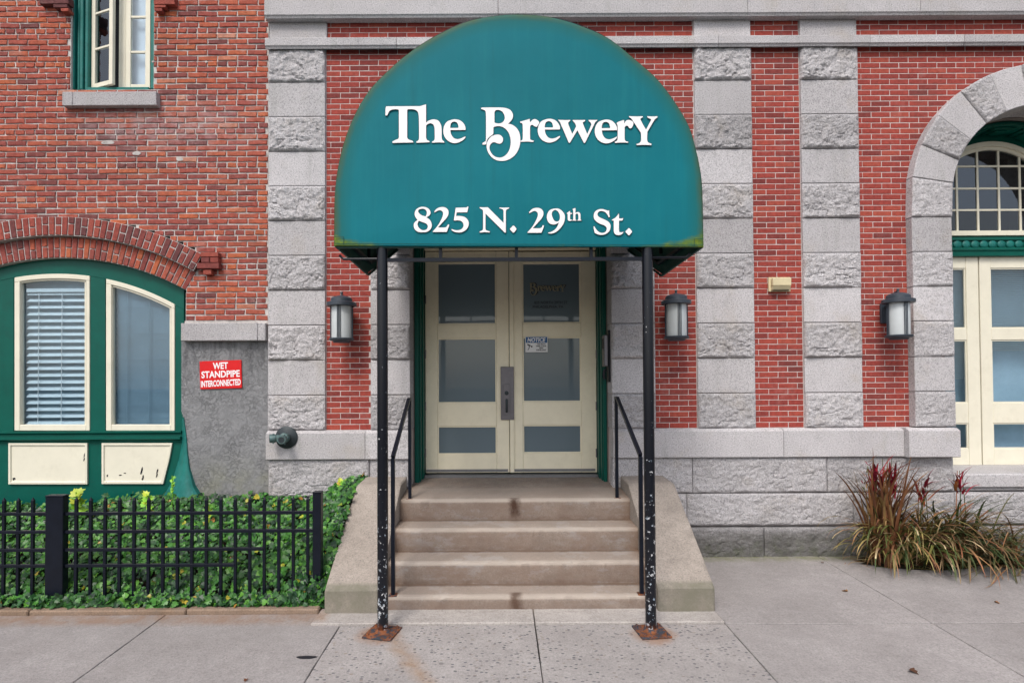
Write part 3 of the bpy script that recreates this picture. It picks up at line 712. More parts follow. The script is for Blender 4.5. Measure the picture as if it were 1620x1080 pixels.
# rock-faced base courses
zb1 = [P(1200, p, -0.05)[1] for p in (779, 831, 874)]
def base_row(xs, z0, z1, y, amp=0.8):
    for a, b in zip(xs, xs[1:]): rblock(GB, a, b, z0, z1, y, True, amp=amp, g=0.004)
base_row([X(424, -.05, 750), X(586), xC1], zb1[0]-0.02, zw0-0.004, -0.045)
base_row([X(424, -.05, 750), X(540), xC1], zb1[1], zb1[0]-0.024, -0.045)
base_row([xD0, X(1096, -.05, 750), X(1309, -.05, 750), xP1], zb1[0], zw0-0.004, -0.045)
base_row([xD0, X(1080), X(1351, -.05, 800), xP1, X(1680), acx+RI+0.3, xr], zb1[1], zb1[0]-0.004, -0.05)
base_row([xD0, X(1210, -.1, 850), X(1450), X(1660), xr], -0.03, zb1[1]-0.012, -0.085, 0.7)
base_row([acx+RI, acx+RI+1.2, xr], zb1[0], zw0-0.004, -0.045)
# door sill of the arched doorway
zs = P(1580, 735, 0.56)[1]
rblock(GB, xP1, acx, zb1[0]+0.004, zs-0.15, -0.03, True, amp=0.5); rblock(GB, acx, acx+RI, zb1[0]+0.004, zs-0.15, -0.03, True, amp=0.5)
MB().box(xP1+0.004, acx+RI-0.004, -0.07, 0.8, zs-0.146, zs).build('door_sill', 'granite', GB, bevel=0.012, label='grey granite sill slab under the arched cream doors')

# mortar backing and bricks, course by course
RB = 0.0606
ztop = P(1000, -55, 0)[1]
def arch_half(z):
    if z <= acz: return RO-0.02
    d = (RO-0.02)**2-(z-acz)**2
    return math.sqrt(d) if d > 0 else 0.0
nb = MB(); bw = BrickWall(GB, 'brick_new', 0.205, RB-0.0045, 0.0045, 0.0007, 0.0)
z = 1.3595+RB/2; i = 0
while z < ztop-0.03:
    in_frieze = zf0-0.05 < z < zf1+0.05
    iv = [(xA1, xC0), (xD1, xF0), (xF1, xH0)] if z < zC+0.38 else [(xA1, xF0), (xF1, xH0)]
    h = arch_half(z)
    iv += [(xH1, acx-h), (acx+h, xr)] if h > 0 else [(xH1, xr)]
    for a, b in iv:
        bw.course(z, a, b, phase=(0.05 if i % 2 else 0.155)+a, jit=0.0012)
    z += RB; i += 1
# wall body: one box per zone, openings left free
def body(parent, m, zones, name='mortar_wall'):
    mb = MB()
    for zn in zones: mb.box(*zn)
    return mb.build(name, m, parent, label='joints and backing of the masonry')
ym = 0.0032
zones = [(xA0, xC1-0.01, ym, 0.3, 0.0, zC+0.2), (xD0+0.01, acx-RO+0.05, ym, 0.3, 0.0, zC+0.2), (xA0, acx-RO+0.05, ym, 0.3, zC+0.2, ztop+0.8)]
zt_ = acz-0.6; n = 40
zones.append((acx-RO+0.05, acx-RI-0.03, ym, 0.3, 0.0, acz))
zones.append((acx+RI+0.03, acx+RO-0.05, ym, 0.3, 0.0, acz)); zones.append((acx+RO-0.05, xr, ym, 0.3, 0.0, ztop+0.8))
zones.append((acx-RI-0.03, acx+RI+0.03, ym+0.02, 0.3, 0.0, zs-0.2))
for k in range(n):
    a = acx-RO+0.05+(2*RO-0.1)*k/n; b = acx-RO+0.05+(2*RO-0.1)*(k+1)/n; mx = min(abs(a-acx), abs(b-acx))
    R = (RI+RO)/2-0.05
    zz = acz+(math.sqrt(R*R-mx*mx) if mx < R else 0)
    zones.append((a, b, ym, 0.3, zz, ztop+0.8))
body(GB, 'mortar_new', zones)
bw.finish(300, lambda x, z: -2 < x < X(1620) and 1.3 < z < P(1000, 0, 0)[1] and not (-1.35 < x < 1.65))

bk_ = MB().box(X(-480), xr, 0.302, 2.6, ztop+0.7, ztop+0.85).box(X(-480), xr, 2.602, 2.8, -0.4, ztop+0.85).box(xr-0.2, xr-0.002, 0.302, 2.6, -0.4, ztop+0.7).box(X(-480), X(-480)+0.2, 0.302, 2.6, -0.4, ztop+0.7).box(X(424)-0.1, X(424)+0.1, 0.302, 2.6, -0.4, ztop+0.7)  # unseen roof, back and cross walls, added to keep sky light out
bk_.build('light_block_shell', 'soffit', GB, label='unseen roof and walls added behind the facade to stop light leaks')
# ------------------------------------------------ recessed entrance
YD = 0.5
zl_b = 0.765
# green jamb frame
jl = MB()
def jamb(xa, xb, s):
    mb = MB(); t = 4.05
    w_ = abs(xb-xa)
    # stepped and beaded casing, outer to inner
    mb.box(min(xa, xa+s*w_*0.62), max(xa, xa+s*w_*0.62), 0.215, YD+0.05, 0.70, t)
    mb.box(min(xa+s*w_*0.62, xa+s*w_*0.80), max(xa+s*w_*0.62, xa+s*w_*0.80), 0.26, YD+0.05, 0.70, t)
    mb.box(min(xa+s*w_*0.80, xb), max(xa+s*w_*0.80, xb), 0.37, YD+0.05, 0.70, t)
    mb.build('door_jamb', 'green', GB, bevel=0.005)
dx0, dx1 = P(672, 600, YD)[0], P(944, 600, YD)[0]
jamb(-0.958, dx0, 1); jamb(1.209, dx1, -1)
box('jamb_lining', 'soffit', GB, -0.99, -0.961, 0.2, 0.6, 0.6, 4.1); box('jamb_lining', 'soffit', GB, 1.212, 1.24, 0.2, 0.6, 0.6, 4.1)
box('door_header', 'beige', GB, dx0+0.002, dx1-0.002, YD-0.04, YD+0.06, P(800, 396, YD)[1], 4.0, bevel=0.006)
box('interior_panel', 'dark', GB, dx0-0.1, dx1+0.1, YD+0.30, YD+0.34, 0.5, 4.2, label='near-black panel in place of the unlit space behind the entrance doors')
box('threshold', 'rubber', GB, dx0, dx1, YD-0.06, YD+0.05, zl_b-0.03, P(800, 747.5, YD)[1]-0.012, bevel=0.006)
def leaf_door(pxa, pxb, glass, ys, pytop, pybot, yd, m, glassm, parent, name='door_leaf', th=0.045, ref=None):
    """rail-and-stile leaf; glass: (px left, px right) of the panes; ys: (top, bottom) of each pane"""
    q = ref or (pxa+pxb)/2
    xa, xb = P(pxa, 600, yd)[0], P(pxb, 600, yd)[0]; ga, gb = P(glass[0], 600, yd)[0], P(glass[1], 600, yd)[0]
    zt, zb = P(q, pytop, yd)[1], P(q, pybot, yd)[1]; zz = [(P(q, a, yd)[1], P(q, b, yd)[1]) for a, b in ys]
    mb = MB(); e = 0.0012
    mb.box(xa, ga, yd, yd+th, zb, zt); mb.box(gb, xb, yd, yd+th, zb, zt)
    tops = [zt]+[b for a, b in zz]; bots = [a for a, b in zz]+[zb]
    for a, b in zip(tops, bots): mb.box(ga+e, gb-e, yd+0.002, yd+th, b, a)
    lf = mb.build(name, m, parent, bevel=0.004)
    for a, b in zz:   # raised bead round each pane
        f = MB(); t = 0.014
        f.box(ga+e, gb-e, yd+0.012, yd+0.03, a-t, a-e); f.box(ga+e, gb-e, yd+0.012, yd+0.03, b+e, b+t)
        f.box(ga+e, ga+t, yd+0.013, yd+0.03, b+t, a-t); f.box(gb-t, gb-e, yd+0.013, yd+0.03, b+t, a-t)
        f.build('glazing_bead', m, lf)
        MB().box(ga, gb, yd+0.026, yd+0.032, b, a).build('pane', glassm, lf)
    return lf
L1 = leaf_door(673, 805.5, (692, 785.5), ((415.5, 513), (535, 637.5), (674, 718.5)), 398, 747.5, YD, 'beige', 'glass_door', GB)
L2 = leaf_door(811, 943.5, (827, 919.5), ((415.5, 511), (533, 635.5), (672, 716.5)), 398, 747, YD, 'beige', 'glass_door', GB)
L1['label'] = 'left leaf of the beige entrance doors, three panes'; L2['label'] = 'right leaf of the beige entrance doors, with gilt lettering on its top pane'
xa, xb = P(806.3, 600, YD)[0], P(810.4, 600, YD)[0]
box('astragal', 'beige', GB, xa, xb+0.018, YD-0.018, YD+0.03, P(808, 747, YD)[1], P(808, 398, YD)[1], bevel=0.003)
for py in (474, 560, 642, 716):
    x_, z_ = P(672.5, py, YD); MB().lathe((x_+0.004, YD-0.008, z_-0.05), [(0.009, 0), (0.009, 0.1)], 10).build('hinge', 'pewter', L1, smooth=True)
    x_, z_ = P(944, py, YD); MB().lathe((x_-0.004, YD-0.008, z_-0.05), [(0.009, 0), (0.009, 0.1)], 10).build('hinge', 'pewter', L2, smooth=True)
# lock plate and lever
px0, pz1 = P(792, 580, YD-0.03); px1, pz0 = P(813.5, 664, YD-0.03)
lk = MB().box(px0, px1, YD-0.026, YD-0.004, pz0, pz1).build('lock_plate', 'pewter', L1, bevel=0.004, label='tall grey steel latch guard plate on the meeting stiles')
cxl = (px0+px1)/2-0.01
box('escutcheon', 'pewter', L1, cxl-0.042, cxl+0.042, YD-0.032, YD-0.0265, pz0+0.06, pz0+0.42, bevel=0.01)
MB().lathe((cxl, YD-0.0325, pz0+0.315), [(0.024, 0), (0.024, 0.012), (0.014, 0.016), (0.0, 0.016)], 20, 'y').build('lock_cylinder', 'iron', L1, smooth=True)
MB().tube([(cxl, YD-0.033, pz0+0.235), (cxl, YD-0.07, pz0+0.235), (cxl, YD-0.078, pz0+0.20), (cxl, YD-0.078, pz0+0.12), (cxl, YD-0.07, pz0+0.10), (cxl, YD-0.033, pz0+0.10)], 0.013, 10).build('pull_handle', 'iron', L1, smooth=True)
sw = MB(); 
for a, b in ((673, 805), (812, 943)):
    sw.box(P(a, 745, YD)[0]+0.01, P(b, 745, YD)[0]-0.01, YD-0.008, YD-0.001, P(808, 745.5, YD)[1], P(808, 741.5, YD)[1])
sw.build('door_sweep', 'rubber', GB)

# ------------------------------------------------ arched cream doorway on the right
YA = 0.56; fcx, fcz = P(1569, 338, YA); FS = 900/(6.2+YA); FR = 114/FS
zfb = P(1569, 366, YA)[1]
def arcs(r, n=48, a0=0.0, a1=math.pi): return [(fcx-r*math.cos(a0+(a1-a0)*k/n), fcz+r*math.sin(a0+(a1-a0)*k/n)) for k in range(n+1)]
def arch_ring(r0, r1, zb, y0, y1, n=48):
    mb = MB(); o = [(fcx-r1, zb)]+arcs(r1, n)+[(fcx+r1, zb)]; i_ = [(fcx-r0, zb)]+arcs(r0, n)+[(fcx+r0, zb)]
    m = len(o); mb.v += [(x, y0, z) for x, z in o]+[(x, y0, z) for x, z in i_]+[(x, y1, z) for x, z in o]+[(x, y1, z) for x, z in i_]
    for k in range(m-1):
        mb.f += [(k, k+1, m+k+1, m+k), (2*m+k, 3*m+k, 3*m+k+1, 2*m+k+1), (k, 2*m+k, 2*m+k+1, k+1), (m+k, m+k+1, 3*m+k+1, 3*m+k)]
    return mb
fan = arch_ring(FR-0.055, FR, zfb, YA-0.03, YA+0.05).build('fanlight', 'cream', GB, smooth=True, label='cream arched fanlight of small square panes above the doors')
arch_ring(FR-0.095, FR-0.056, zfb, YA-0.01, YA+0.04).build('frame', 'cream', fan, smooth=True)
RG = FR-0.095
vx = [P(p, 300, YA)[0] for p in (1481, 1514, 1547, 1580.5, 1614, 1647)]; hz = [P(1569, p, YA)[1] for p in (263, 298, 332)]
def chord(x): 
    d = RG*RG-(x-fcx)**2; return fcz+(math.sqrt(d) if d > 0 else 0)
mt = 0.011
for x in vx: MB().box(x-mt, x+mt, YA+0.0, YA+0.03, zfb+0.001, chord(x)).build('muntin', 'cream', fan)
xs_ = [fcx-RG]+vx+[fcx+RG]
for zq in hz:
    half = RG if zq < fcz else math.sqrt(RG*RG-(zq-fcz)**2)
    lim = [fcx-half]+[x for x in vx if abs(x-fcx) < half]+[fcx+half]
    mb = MB()
    for a, b in zip(lim, lim[1:]): mb.box(a+mt, b-mt, YA+0.003, YA+0.028, zq-mt, zq+mt)
    mb.build('muntin', 'cream', fan)
zs_ = [zfb]+hz+[fcz+RG+0.01]
for a, b in zip(xs_, xs_[1:]):
    for c_, d_ in zip(zs_, zs_[1:]):
        N = 8; pts = [(a+(b-a)*k/N) for k in range(N+1)]; pts = [x for x in pts if chord(x) > c_+0.005 and abs(x-fcx) <= RG]
        if len(pts) < 2: continue
        o = MB().strips(pts, lambda x: c_, lambda x: min(d_, chord(x)), YA+0.012+random.uniform(-.0015, .0015), YA+0.016).build('pane', 'glass_dark', fan)
# door head with scalloped moulding
box('fanlight_sill', 'cream', GB, acx-RI, acx+RI, YA-0.045, YA+0.05, P(1569, 374, YA)[1], zfb-0.001, bevel=0.004)
za, zb_, zc_, zd_ = (P(1569, p, YA-0.06)[1] for p in (374.5, 379.5, 391.5, 404.5))
head = MB().box(acx-RI, acx+RI, YA-0.055, YA+0.05, zb_, za-0.002).box(acx-RI, acx+RI, YA-0.03, YA+0.05, zc_, zb_-0.001)
head.profile([(YA+0.05, zc_-0.001), (YA-0.06, zc_-0.001), (YA-0.07, zc_-0.01), (YA-0.07, zc_-0.03), (YA-0.055, zc_-0.045), (YA-0.05, zd_), (YA+0.05, zd_)], acx-RI, acx+RI)
hd = head.build('door_head', 'green', GB, bevel=0.002, label='green door head with a row of scallops')
pt = 13.9/FS; k0 = int((2*RI)/pt)
for k in range(k0+1):
    x_ = P(1569, 385, YA-.03)[0]+(k-k0//2)*pt
    if not acx-RI+0.04 < x_ < acx+RI-0.04: continue
    MB().lathe((x_, YA-0.03, (zb_+zc_)/2-0.002), [(0.048, 0.0), (0.046, 0.014), (0.036, 0.022), (0.018, 0.026), (0.0, 0.027)], 18, 'y').build('scallop', 'teal_trim', hd, smooth=True)
# panelled green barrel under the stone arch and its tympanum ring
def barrel(r, y0, y1, z_low, m, name, th=0.03):
    mb = MB(); n = 40; pr = [(acx-r, z_low)]+[(acx-r*math.cos(math.pi*k/n), acz+r*math.sin(math.pi*k/n)) for k in range(n+1)]+[(acx+r, z_low)]
    po = [(acx-r-th, z_low)]+[(acx-(r+th)*math.cos(math.pi*k/n), acz+(r+th)*math.sin(math.pi*k/n)) for k in range(n+1)]+[(acx+r+th, z_low)]
    q = len(pr); mb.v += [(x, y0, z) for x, z in pr]+[(x, y1, z) for x, z in pr]+[(x, y0, z) for x, z in po]+[(x, y1, z) for x, z in po]
    for k in range(q-1): mb.f += [(k, k+1, q+k+1, q+k), (2*q+k, 3*q+k, 3*q+k+1, 2*q+k+1), (k, 2*q+k, 2*q+k+1, k+1), (q+k, q+k+1, 3*q+k+1, 3*q+k)]
    return mb.build(name, m, GB, smooth=True)
barrel(RI-0.004, 0.235, 0.30, zs, 'soffit', 'arch_soffit', 0.05)
brl = barrel(RI-0.045, 0.30, YA+0.06, zs, 'green', 'soffit_lining')
brl['label'] = 'panelled green lining under the granite arch'
for k in range(9):
    a0 = math.pi*(k+0.12)/9; a1 = math.pi*(k+0.88)/9
    for rr, f, y0, y1 in ((RI-0.060, 0.0, 0.36, 0.60), (RI-0.075, 0.22, 0.42, 0.54)):
        mb = MB(); b0 = a0+(a1-a0)*f; b1 = a1-(a1-a0)*f; rows = []
        for y in (y0, y1): rows.append([(acx-rr*math.cos(b0+(b1-b0)*t/6), y, acz+rr*math.sin(b0+(b1-b0)*t/6)) for t in range(7)])
        rows2 = [[(acx-(rr+0.03)*math.cos(b0+(b1-b0)*t/6), y, acz+(rr+0.03)*math.sin(b0+(b1-b0)*t/6)) for t in range(7)] for y in (y0, y1)]
        mb.quadgrid([rows2[0], rows[0], rows[1], rows2[1], rows2[0]]).build('soffit_panel', 'green', brl)
mb = MB(); N = 48
o1 = [(acx-(RI-0.03)*math.cos(math.pi*k/N), acz+(RI-0.03)*math.sin(math.pi*k/N)) for k in range(N+1)]
i1 = arcs(FR-0.004, N)
o1 = [(acx-RI+0.03, zfb)]+o1+[(acx+RI-0.03, zfb)]; i1 = [(fcx-FR+0.004, zfb)]+i1+[(fcx+FR-0.004, zfb)]
mb.quadgrid([[(x, YA, z) for x, z in o1], [(x, YA-0.005, z) for x, z in i1]]).build('tympanum', 'green', GB)
# the two glazed leaves
ys = ((424, 519), (537.5, 637), (669, 709.5))
D1 = leaf_door(1450, 1551, (1470, 1531.5), ys, 406, 735, YA, 'cream', 'glass', GB, ref=1580)
D2 = leaf_door(1553, 1690, (1570.5, 1668), ys, 406, 735, YA, 'cream', 'glass', GB, ref=1580)
D1['label'] = 'narrow cream leaf of the arched doorway beside the granite pier'; D2['label'] = 'wide cream leaf of the arched doorway at the right edge'
box('interior_panel', 'glass_backing', GB, acx-RI, acx+RI, YA+0.22, YA+0.25, zs-0.1, zd_+0.02, label='blue-grey panel, coloured like reflected sky, behind the cream doors')
box('interior_panel', 'dark', GB, acx-RI, acx+RI, YA+0.9, YA+0.94, zd_, acz+RI, label='near-black panel in place of the unlit room behind the fanlight')
def fine_blind(pxa, pxb, pa, pb, lab):
    mb = MB(); za_, zb2 = P(1580, pa, YA+.08)[1], P(1580, pb, YA+.08)[1]; xa, xb = P(pxa, 500, YA+.08)[0], P(pxb, 500, YA+.08)[0]
    z = za_; t = (za_-zb2)/max(1, round((za_-zb2)/0.024))
    while z > zb2+0.003:
        mb.v += [(xa, YA+.07, z), (xb, YA+.07, z), (xb, YA+.088, z-0.014), (xa, YA+.088, z-0.014)]; b = len(mb.v); mb.f.append((b-4, b-3, b-2, b-1)); z -= t
    return tag(mb.build('mini_blind', 'blind', None), lab, 'blind', 'mini blinds behind the cream doors')
fine_blind(1466, 1536, 420, 522, 'pale mini blind behind the top pane of the narrow cream door leaf')
fine_blind(1566, 1672, 420, 522, 'pale mini blind behind the top pane of the wide cream door leaf')
fine_blind(1466, 1536, 534, 600, 'pale mini blind half lowered behind the middle pane of the narrow cream door leaf')
fine_blind(1566, 1672, 534, 556, 'pale mini blind ending just below the rail of the wide cream door leaf')

# ============================================================ LEFT-HAND BUILDING (old brick)
YB = 0.02
BB = thing('red_brick_building', (X(200), YB, 0), 'weathered red brick building with green arched window, casement window and grey stucco base', 'building')
pb = lambda x, y, d=YB: P(x, y, d)
ox, oz = pb(90, 816); SB = 900/(6.2+YB)
AR = [408/SB, 441.5/SB, 471.5/SB]; AEND = math.atan2(201, 355)
xl = X(-480, YB); xre = X(424.5, YB)-0.004
wx0, wx1, wz0 = X(111.5, YB, 80), X(242.5, YB, 80), Z(143, YB, 180)
xs292 = pb(291.5, 480)[0]; zsill = pb(350, 510)[1]
ob = BrickWall(BB, 'brick_old', 0.207, 0.0485, 0.0140, 0.0030, YB, nvar=16)
OB = 0.0624
def left_iv(z):
    iv = [(xl, xre)]
    def cut(a, b):
        out = []
        for p, q in iv:
            if b <= p or a >= q: out.append((p, q)); continue
            if a > p: out.append((p, a))
            if b < q: out.append((b, q))
        return out
    if z > wz0-0.02: iv = cut(wx0, wx1)
    dz = z-oz
    if dz < AR[2]:
        hw = math.sqrt(AR[2]**2-dz*dz)
        hw = min(hw, math.tan(AEND)*dz) if dz*1.0 < AR[2]*math.cos(AEND) else hw
        if dz < AR[0]*math.cos(AEND): hw = AR[0]*math.sin(AEND)
        iv = cut(ox-hw, ox+hw)
    return iv
z = zsill+0.02+OB/2; i = 0; zones = []
while z < ztop+0.3:
    hd_ = i % 6 == 3
    for a, b in left_iv(z):
        ph = random.uniform(-0.02, 0.02)+(0.1 if i % 2 else 0.0)
        ob.course(z+0.008*math.sin(z*3)*0, a, b, header=hd_, phase=a+ph if False else ph, jit=0.004)
        zones.append((a, b, YB+0.010, 0.3, z-OB/2, z+OB/2))
    z += OB; i += 1
zones.append((xs292, xre, YB+0.010, 0.3, zsill-0.4, zsill+0.02))
body(BB, 'mortar_old', zones)
ob.finish(300, lambda x, z: X(0, YB) < x < xre and z < P(200, 0, YB)[1])
# arch rings
def arch_brick(r0, r1, a0, a1, y0, dep, m='brick_arch'):
    j = lambda: random.uniform(-0.0025, 0.0025)
    g = 0.0062; y = y0+random.uniform(-0.003, 0.003); mb = MB(); pts = []
    for r, a in ((r0+g, a0+g/r0), (r0+g, a1-g/r0), (r1-g, a1-g/r1), (r1-g, a0+g/r1)): pts.append((ox+(r+j())*math.sin(a), oz+(r+j())*math.cos(a)))
    mb.prism(pts, y, y+dep).build('arch_brick', m, BB, bevel=0.004)
n = 46
for k in range(n):
    a0 = -AEND+2*AEND*k/n; a1 = a0+2*AEND/n
    if a1 < math.atan2(X(-60)-ox, AR[0]): continue
    m_ = 'brick_old' if random.random() < 0.75 else 'brick_arch'
    mid = (AR[0]+AR[1])/2+random.uniform(-0.03, 0.03)
    if k % 2: arch_brick(AR[0], AR[1], a0, a1, YB+0.004, 0.1, m_)
    else: arch_brick(AR[0], mid, a0, a1, YB+0.004, 0.1, m_); arch_brick(mid, AR[1], a0, a1, YB+0.004, 0.1, m_)
    mid = (AR[1]+AR[2])/2+random.uniform(-0.03, 0.03)
    if k % 2 == 0: arch_brick(AR[1]+0.002, AR[2], a0, a1, YB-0.065, 0.12)
    else: arch_brick(AR[1]+0.002, mid, a0, a1, YB-0.065, 0.12); arch_brick(mid, AR[2], a0, a1, YB-0.065, 0.12)
def ring_solid(r0, r1, y0, y1, m, name):
    mb = MB(); N = 40
    pts = [(ox+r0*math.sin(-AEND+2*AEND*k/N), oz+r0*math.cos(-AEND+2*AEND*k/N)) for k in range(N+1)]+[(ox+r1*math.sin(AEND-2*AEND*k/N), oz+r1*math.cos(AEND-2*AEND*k/N)) for k in range(N+1)]
    q = len(pts)//2
    rows = [[(pts[k][0], y0, pts[k][1]) for k in range(q)], [(pts[2*q-1-k][0], y0, pts[2*q-1-k][1]) for k in range(q)]]
    mb.quadgrid([[(p[0], y1, p[2]) for p in rows[0]], rows[0], rows[1], [(p[0], y1, p[2]) for p in rows[1]]])
    return mb.build(name, m, BB)
ring_solid(AR[0]+0.003, AR[1], YB+0.016, 0.29, 'mortar_old', 'arch_mortar'); ring_solid(AR[1]+0.002, AR[2]-0.003, YB-0.055, YB+0.03, 'mortar_old', 'arch_mortar')
# corbel bricks at the spring of the hood
def pbox(name, m, par, a, b, c_, d, y0, y1, **k):
    x0, z1 = P(a, b, y0); x1, z0 = P(c_, d, y0)
    return MB().box(x0, x1, y0, y1, z0, z1).build(name, m, par, **k)
for a, b, c_, d, y in ((317, 399, 345, 406, -0.05), (318, 407, 331, 415, -0.05), (332, 407, 345, 415, -0.05), (311, 416, 346, 424.5, -0.062), (321, 426, 334, 434, -0.045)):
    pbox('corbel_brick', 'brick_arch', BB, a, b, c_, d, y, y+0.08, bevel=0.004)
for s0 in ((62, -6, 108, 6), (84, 7, 106, 12), (96, 13, 108, 18)):
    pbox('corbel_brick', 'brick_arch', BB, *s0, -0.045, 0.04, bevel=0.004)
for s0 in ((243, -6, 276, 7), (243.5, 8, 262, 12), (245, 13, 256, 18)):
    pbox('corbel_brick', 'brick_arch', BB, *s0, -0.045, 0.04, bevel=0.004)
# loose mortar-filled chips on the wall (patches)
for a, b, w_, h_ in ((169, 226, 24, 7), (216, 243, 15, 7), (284, 252, 13, 8), (242, 98, 4, 4), (326, 98, 4, 4), (331, 318, 6, 6)):
    x0, z0 = pb(a, b); q = []
    for t in range(10):
        an = 2*math.pi*t/10; q.append((x0+math.cos(an)*w_/290*random.uniform(.75, 1.1), z0+math.sin(an)*h_/290*random.uniform(.75, 1.1)))
    MB().prism(q, YB-0.004, YB+0.01).build('mortar_patch', 'mortar_old', BB, bevel=0.002)
# casement sill
x0, z1 = P(98, 145, -0.05); x1, z0 = P(247, 166.5, -0.05)
MB().box(x0, x0+0.115, -0.05, 0.2, z0, z1).box(x0+0.117, x1, -0.05, 0.2, z0, z1-0.001).build('window_sill', 'granite', BB, bevel=0.006, label='granite sill under the open casement window')
x0, z1 = P(286, 511, -0.05); x1, z0 = P(419.5, 538.5, -0.05)
MB().box(x0, x1-0.085, -0.05, 0.2, z0, z1).box(x1-0.082, x1, -0.047, 0.2, z0, z1-0.002).build('stone_ledge', 'granite', BB, bevel=0.006, label='granite ledge capping the grey stucco')
# stucco base
Rc = [(290.5, 660), (294.6, 692), (296, 715), (298.5, 740), (305, 768), (316, 789), (327, 806), (340, 830)]
Lc = [(288, 664), (288, 690), (287, 705), (283, 726), (272, 761), (260, 782), (247, 803), (230, 830)]
poly = [P(287, 538, .03), P(287, 650, .03), P(290, 660, .03)]+[P(a-1, b, .03) for a, b in Rc[1:]]+[(P(350, 860, .03)[0], 0.0), (xre+0.03, 0.0), (xre+0.03, P(420, 536, .03)[1])]
MB().box(X(-480), ox-AR[0]*math.sin(AEND)-0.001, 0.028, 0.29, 0.0, zsill).build('stucco_wall', 'stucco', BB)
MB().prism(poly, 0.028, 0.29).build('stucco_wall', 'stucco', BB, label='rough grey stucco under the granite ledge')
# flared green skirt beside the window
rows = []
for (a, b), (c_, d) in zip(Lc, Rc):
    t = min(1, max(0, (b-664)/150)); yl = 0.10-0.05*t; yr = 0.02-0.10*t*t; bul = -0.02-0.10*t*t; row = []
    for k in range(11):
        s = k/10; px = a+(c_-a)*s; py = b+(d-b)*s; y = yl+(yr-yl)*s+bul*math.sin(math.pi*s)
        x_, z_ = P(px, py, y); row.append((x_, y, z_))
    row.append((row[-1][0]+0.006, 0.06, row[-1][2])); rows.append(row)
MB().quadgrid(rows).build('flared_skirt', 'teal_trim', BB, smooth=True, label='curved teal flare sweeping out at the foot of the window')
# big arched window
YW = 0.10
arc = lambda r: (lambda px: 816-math.sqrt(max(0.0, r*r-(px-90)**2)))
def pstrip(pxs, top, bot, y0, y1):
    a = [P(p, top(p), y0) for p in pxs]; b = [P(p, bot(p), y0) for p in pxs]
    return MB().prism(b+a[::-1], y0, y1)
def rng(a, b, n): return [a+(b-a)*k/n for k in range(n+1)]
win = pstrip(rng(-112, 291, 50), arc(411), arc(383), YW, YW+0.12).build('arched_window', 'green', BB, smooth=True, label='wide green arched window with cream sashes')
bottom = lambda p: 682.5
for a, b in ((-3, 21.5), (142.5, 166.5), (277, 291), (-127, -113)):
    pstrip(rng(a, b, 5), lambda p: arc(383)(p)+0.3, bottom, YW+0.001, YW+0.12).build('mullion', 'green', win, bevel=0.003)
def sash(a, b, top_r, lab):
    f = arc(top_r); y0, y1 = YW-0.012, YW+0.05
    mb = MB(); w_ = 8.5
    t_, bt = f, lambda p: 681.0
    mb = pstrip(rng(a, b, 14), t_, lambda p: t_(p)+7.5, y0, y1)
    mb2 = pstrip([a, a+w_], lambda p: t_(p)+7.7, bt, y0+0.001, y1); mb3 = pstrip([b-5.5, b], lambda p: t_(p)+7.7, bt, y0+0.001, y1)
    mb4 = pstrip([a+w_+.1, b-5.6], lambda p: 671.5, bt, y0, y1)
    for m_ in (mb2, mb3, mb4):
        q = len(mb.v); mb.v += m_.v; mb.f += [tuple(i+q for i in f_) for f_ in m_.f]
    s_ = mb.build('sash', 'cream', win, bevel=0.004, label=lab)
    # inner step of the sash
    mb = pstrip(rng(a+w_, b-5.5, 14), lambda p: t_(p)+7.8, lambda p: t_(p)+10.5, y0+0.018, y1)
    for aa, bb in ((a+w_, a+w_+2.4), (b-7.6, b-5.6)):
        m_ = pstrip([aa, bb], lambda p: t_(p)+10.7, lambda p: 671, y0+0.018, y1); q = len(mb.v); mb.v += m_.v; mb.f += [tuple(i+q for i in f_) for f_ in m_.f]
    mb.build('sash_bead', 'cream', win)
    pstrip(rng(a+5, b-4, 14), lambda p: t_(p)+5, lambda p: 674, YW+0.034, YW+0.038).build('pane', 'glass', win)
sash(22.5, 141.5, 383, 'middle cream sash, blinds slightly open'); sash(167.5, 276, 383, 'right cream sash with sloping head'); sash(-112, -4, 383, 'left cream sash')
box('interior_panel', 'glass_backing', BB, X(-115, .3), X(292, .3), 0.262, 0.28, P(100, 690, .27)[1], P(100, 400, .27)[1], label='blue-grey panel, coloured like reflected sky, behind the arched window')
zz = lambda py, y=0.0: P(150, py, y)[1]
mb = MB(); xa, xb = X(-127, YW, 690), X(289, YW, 690)
mb.profile([(0.2, zz(681.5, .06)), (0.085, zz(681.5, .08)), (0.06, zz(682, .06)), (0.06, zz(684.5, .06)), (0.085, zz(687, .08)), (0.085, zz(691, .08)), (0.045, zz(691.3, .045)), (0.045, zz(695, .045)), (0.085, zz(697, .08)), (0.09, zz(700, .09)), (0.2, zz(700, .09))], xa, xb)
mb.build('window_apron_moulding', 'green', win)
ed = [(289, 700), (286, 712), (281, 733), (270, 765), (258, 786), (240, 812), (225, 850)]
poly = [P(a, b, .095) for a, b in ed]+[(X(225, .095, 870), 0.02), (X(-127, .095, 870), 0.02), P(-127, 700, .095)]
MB().prism(poly, 0.095, 0.2).build('apron', 'green', win)
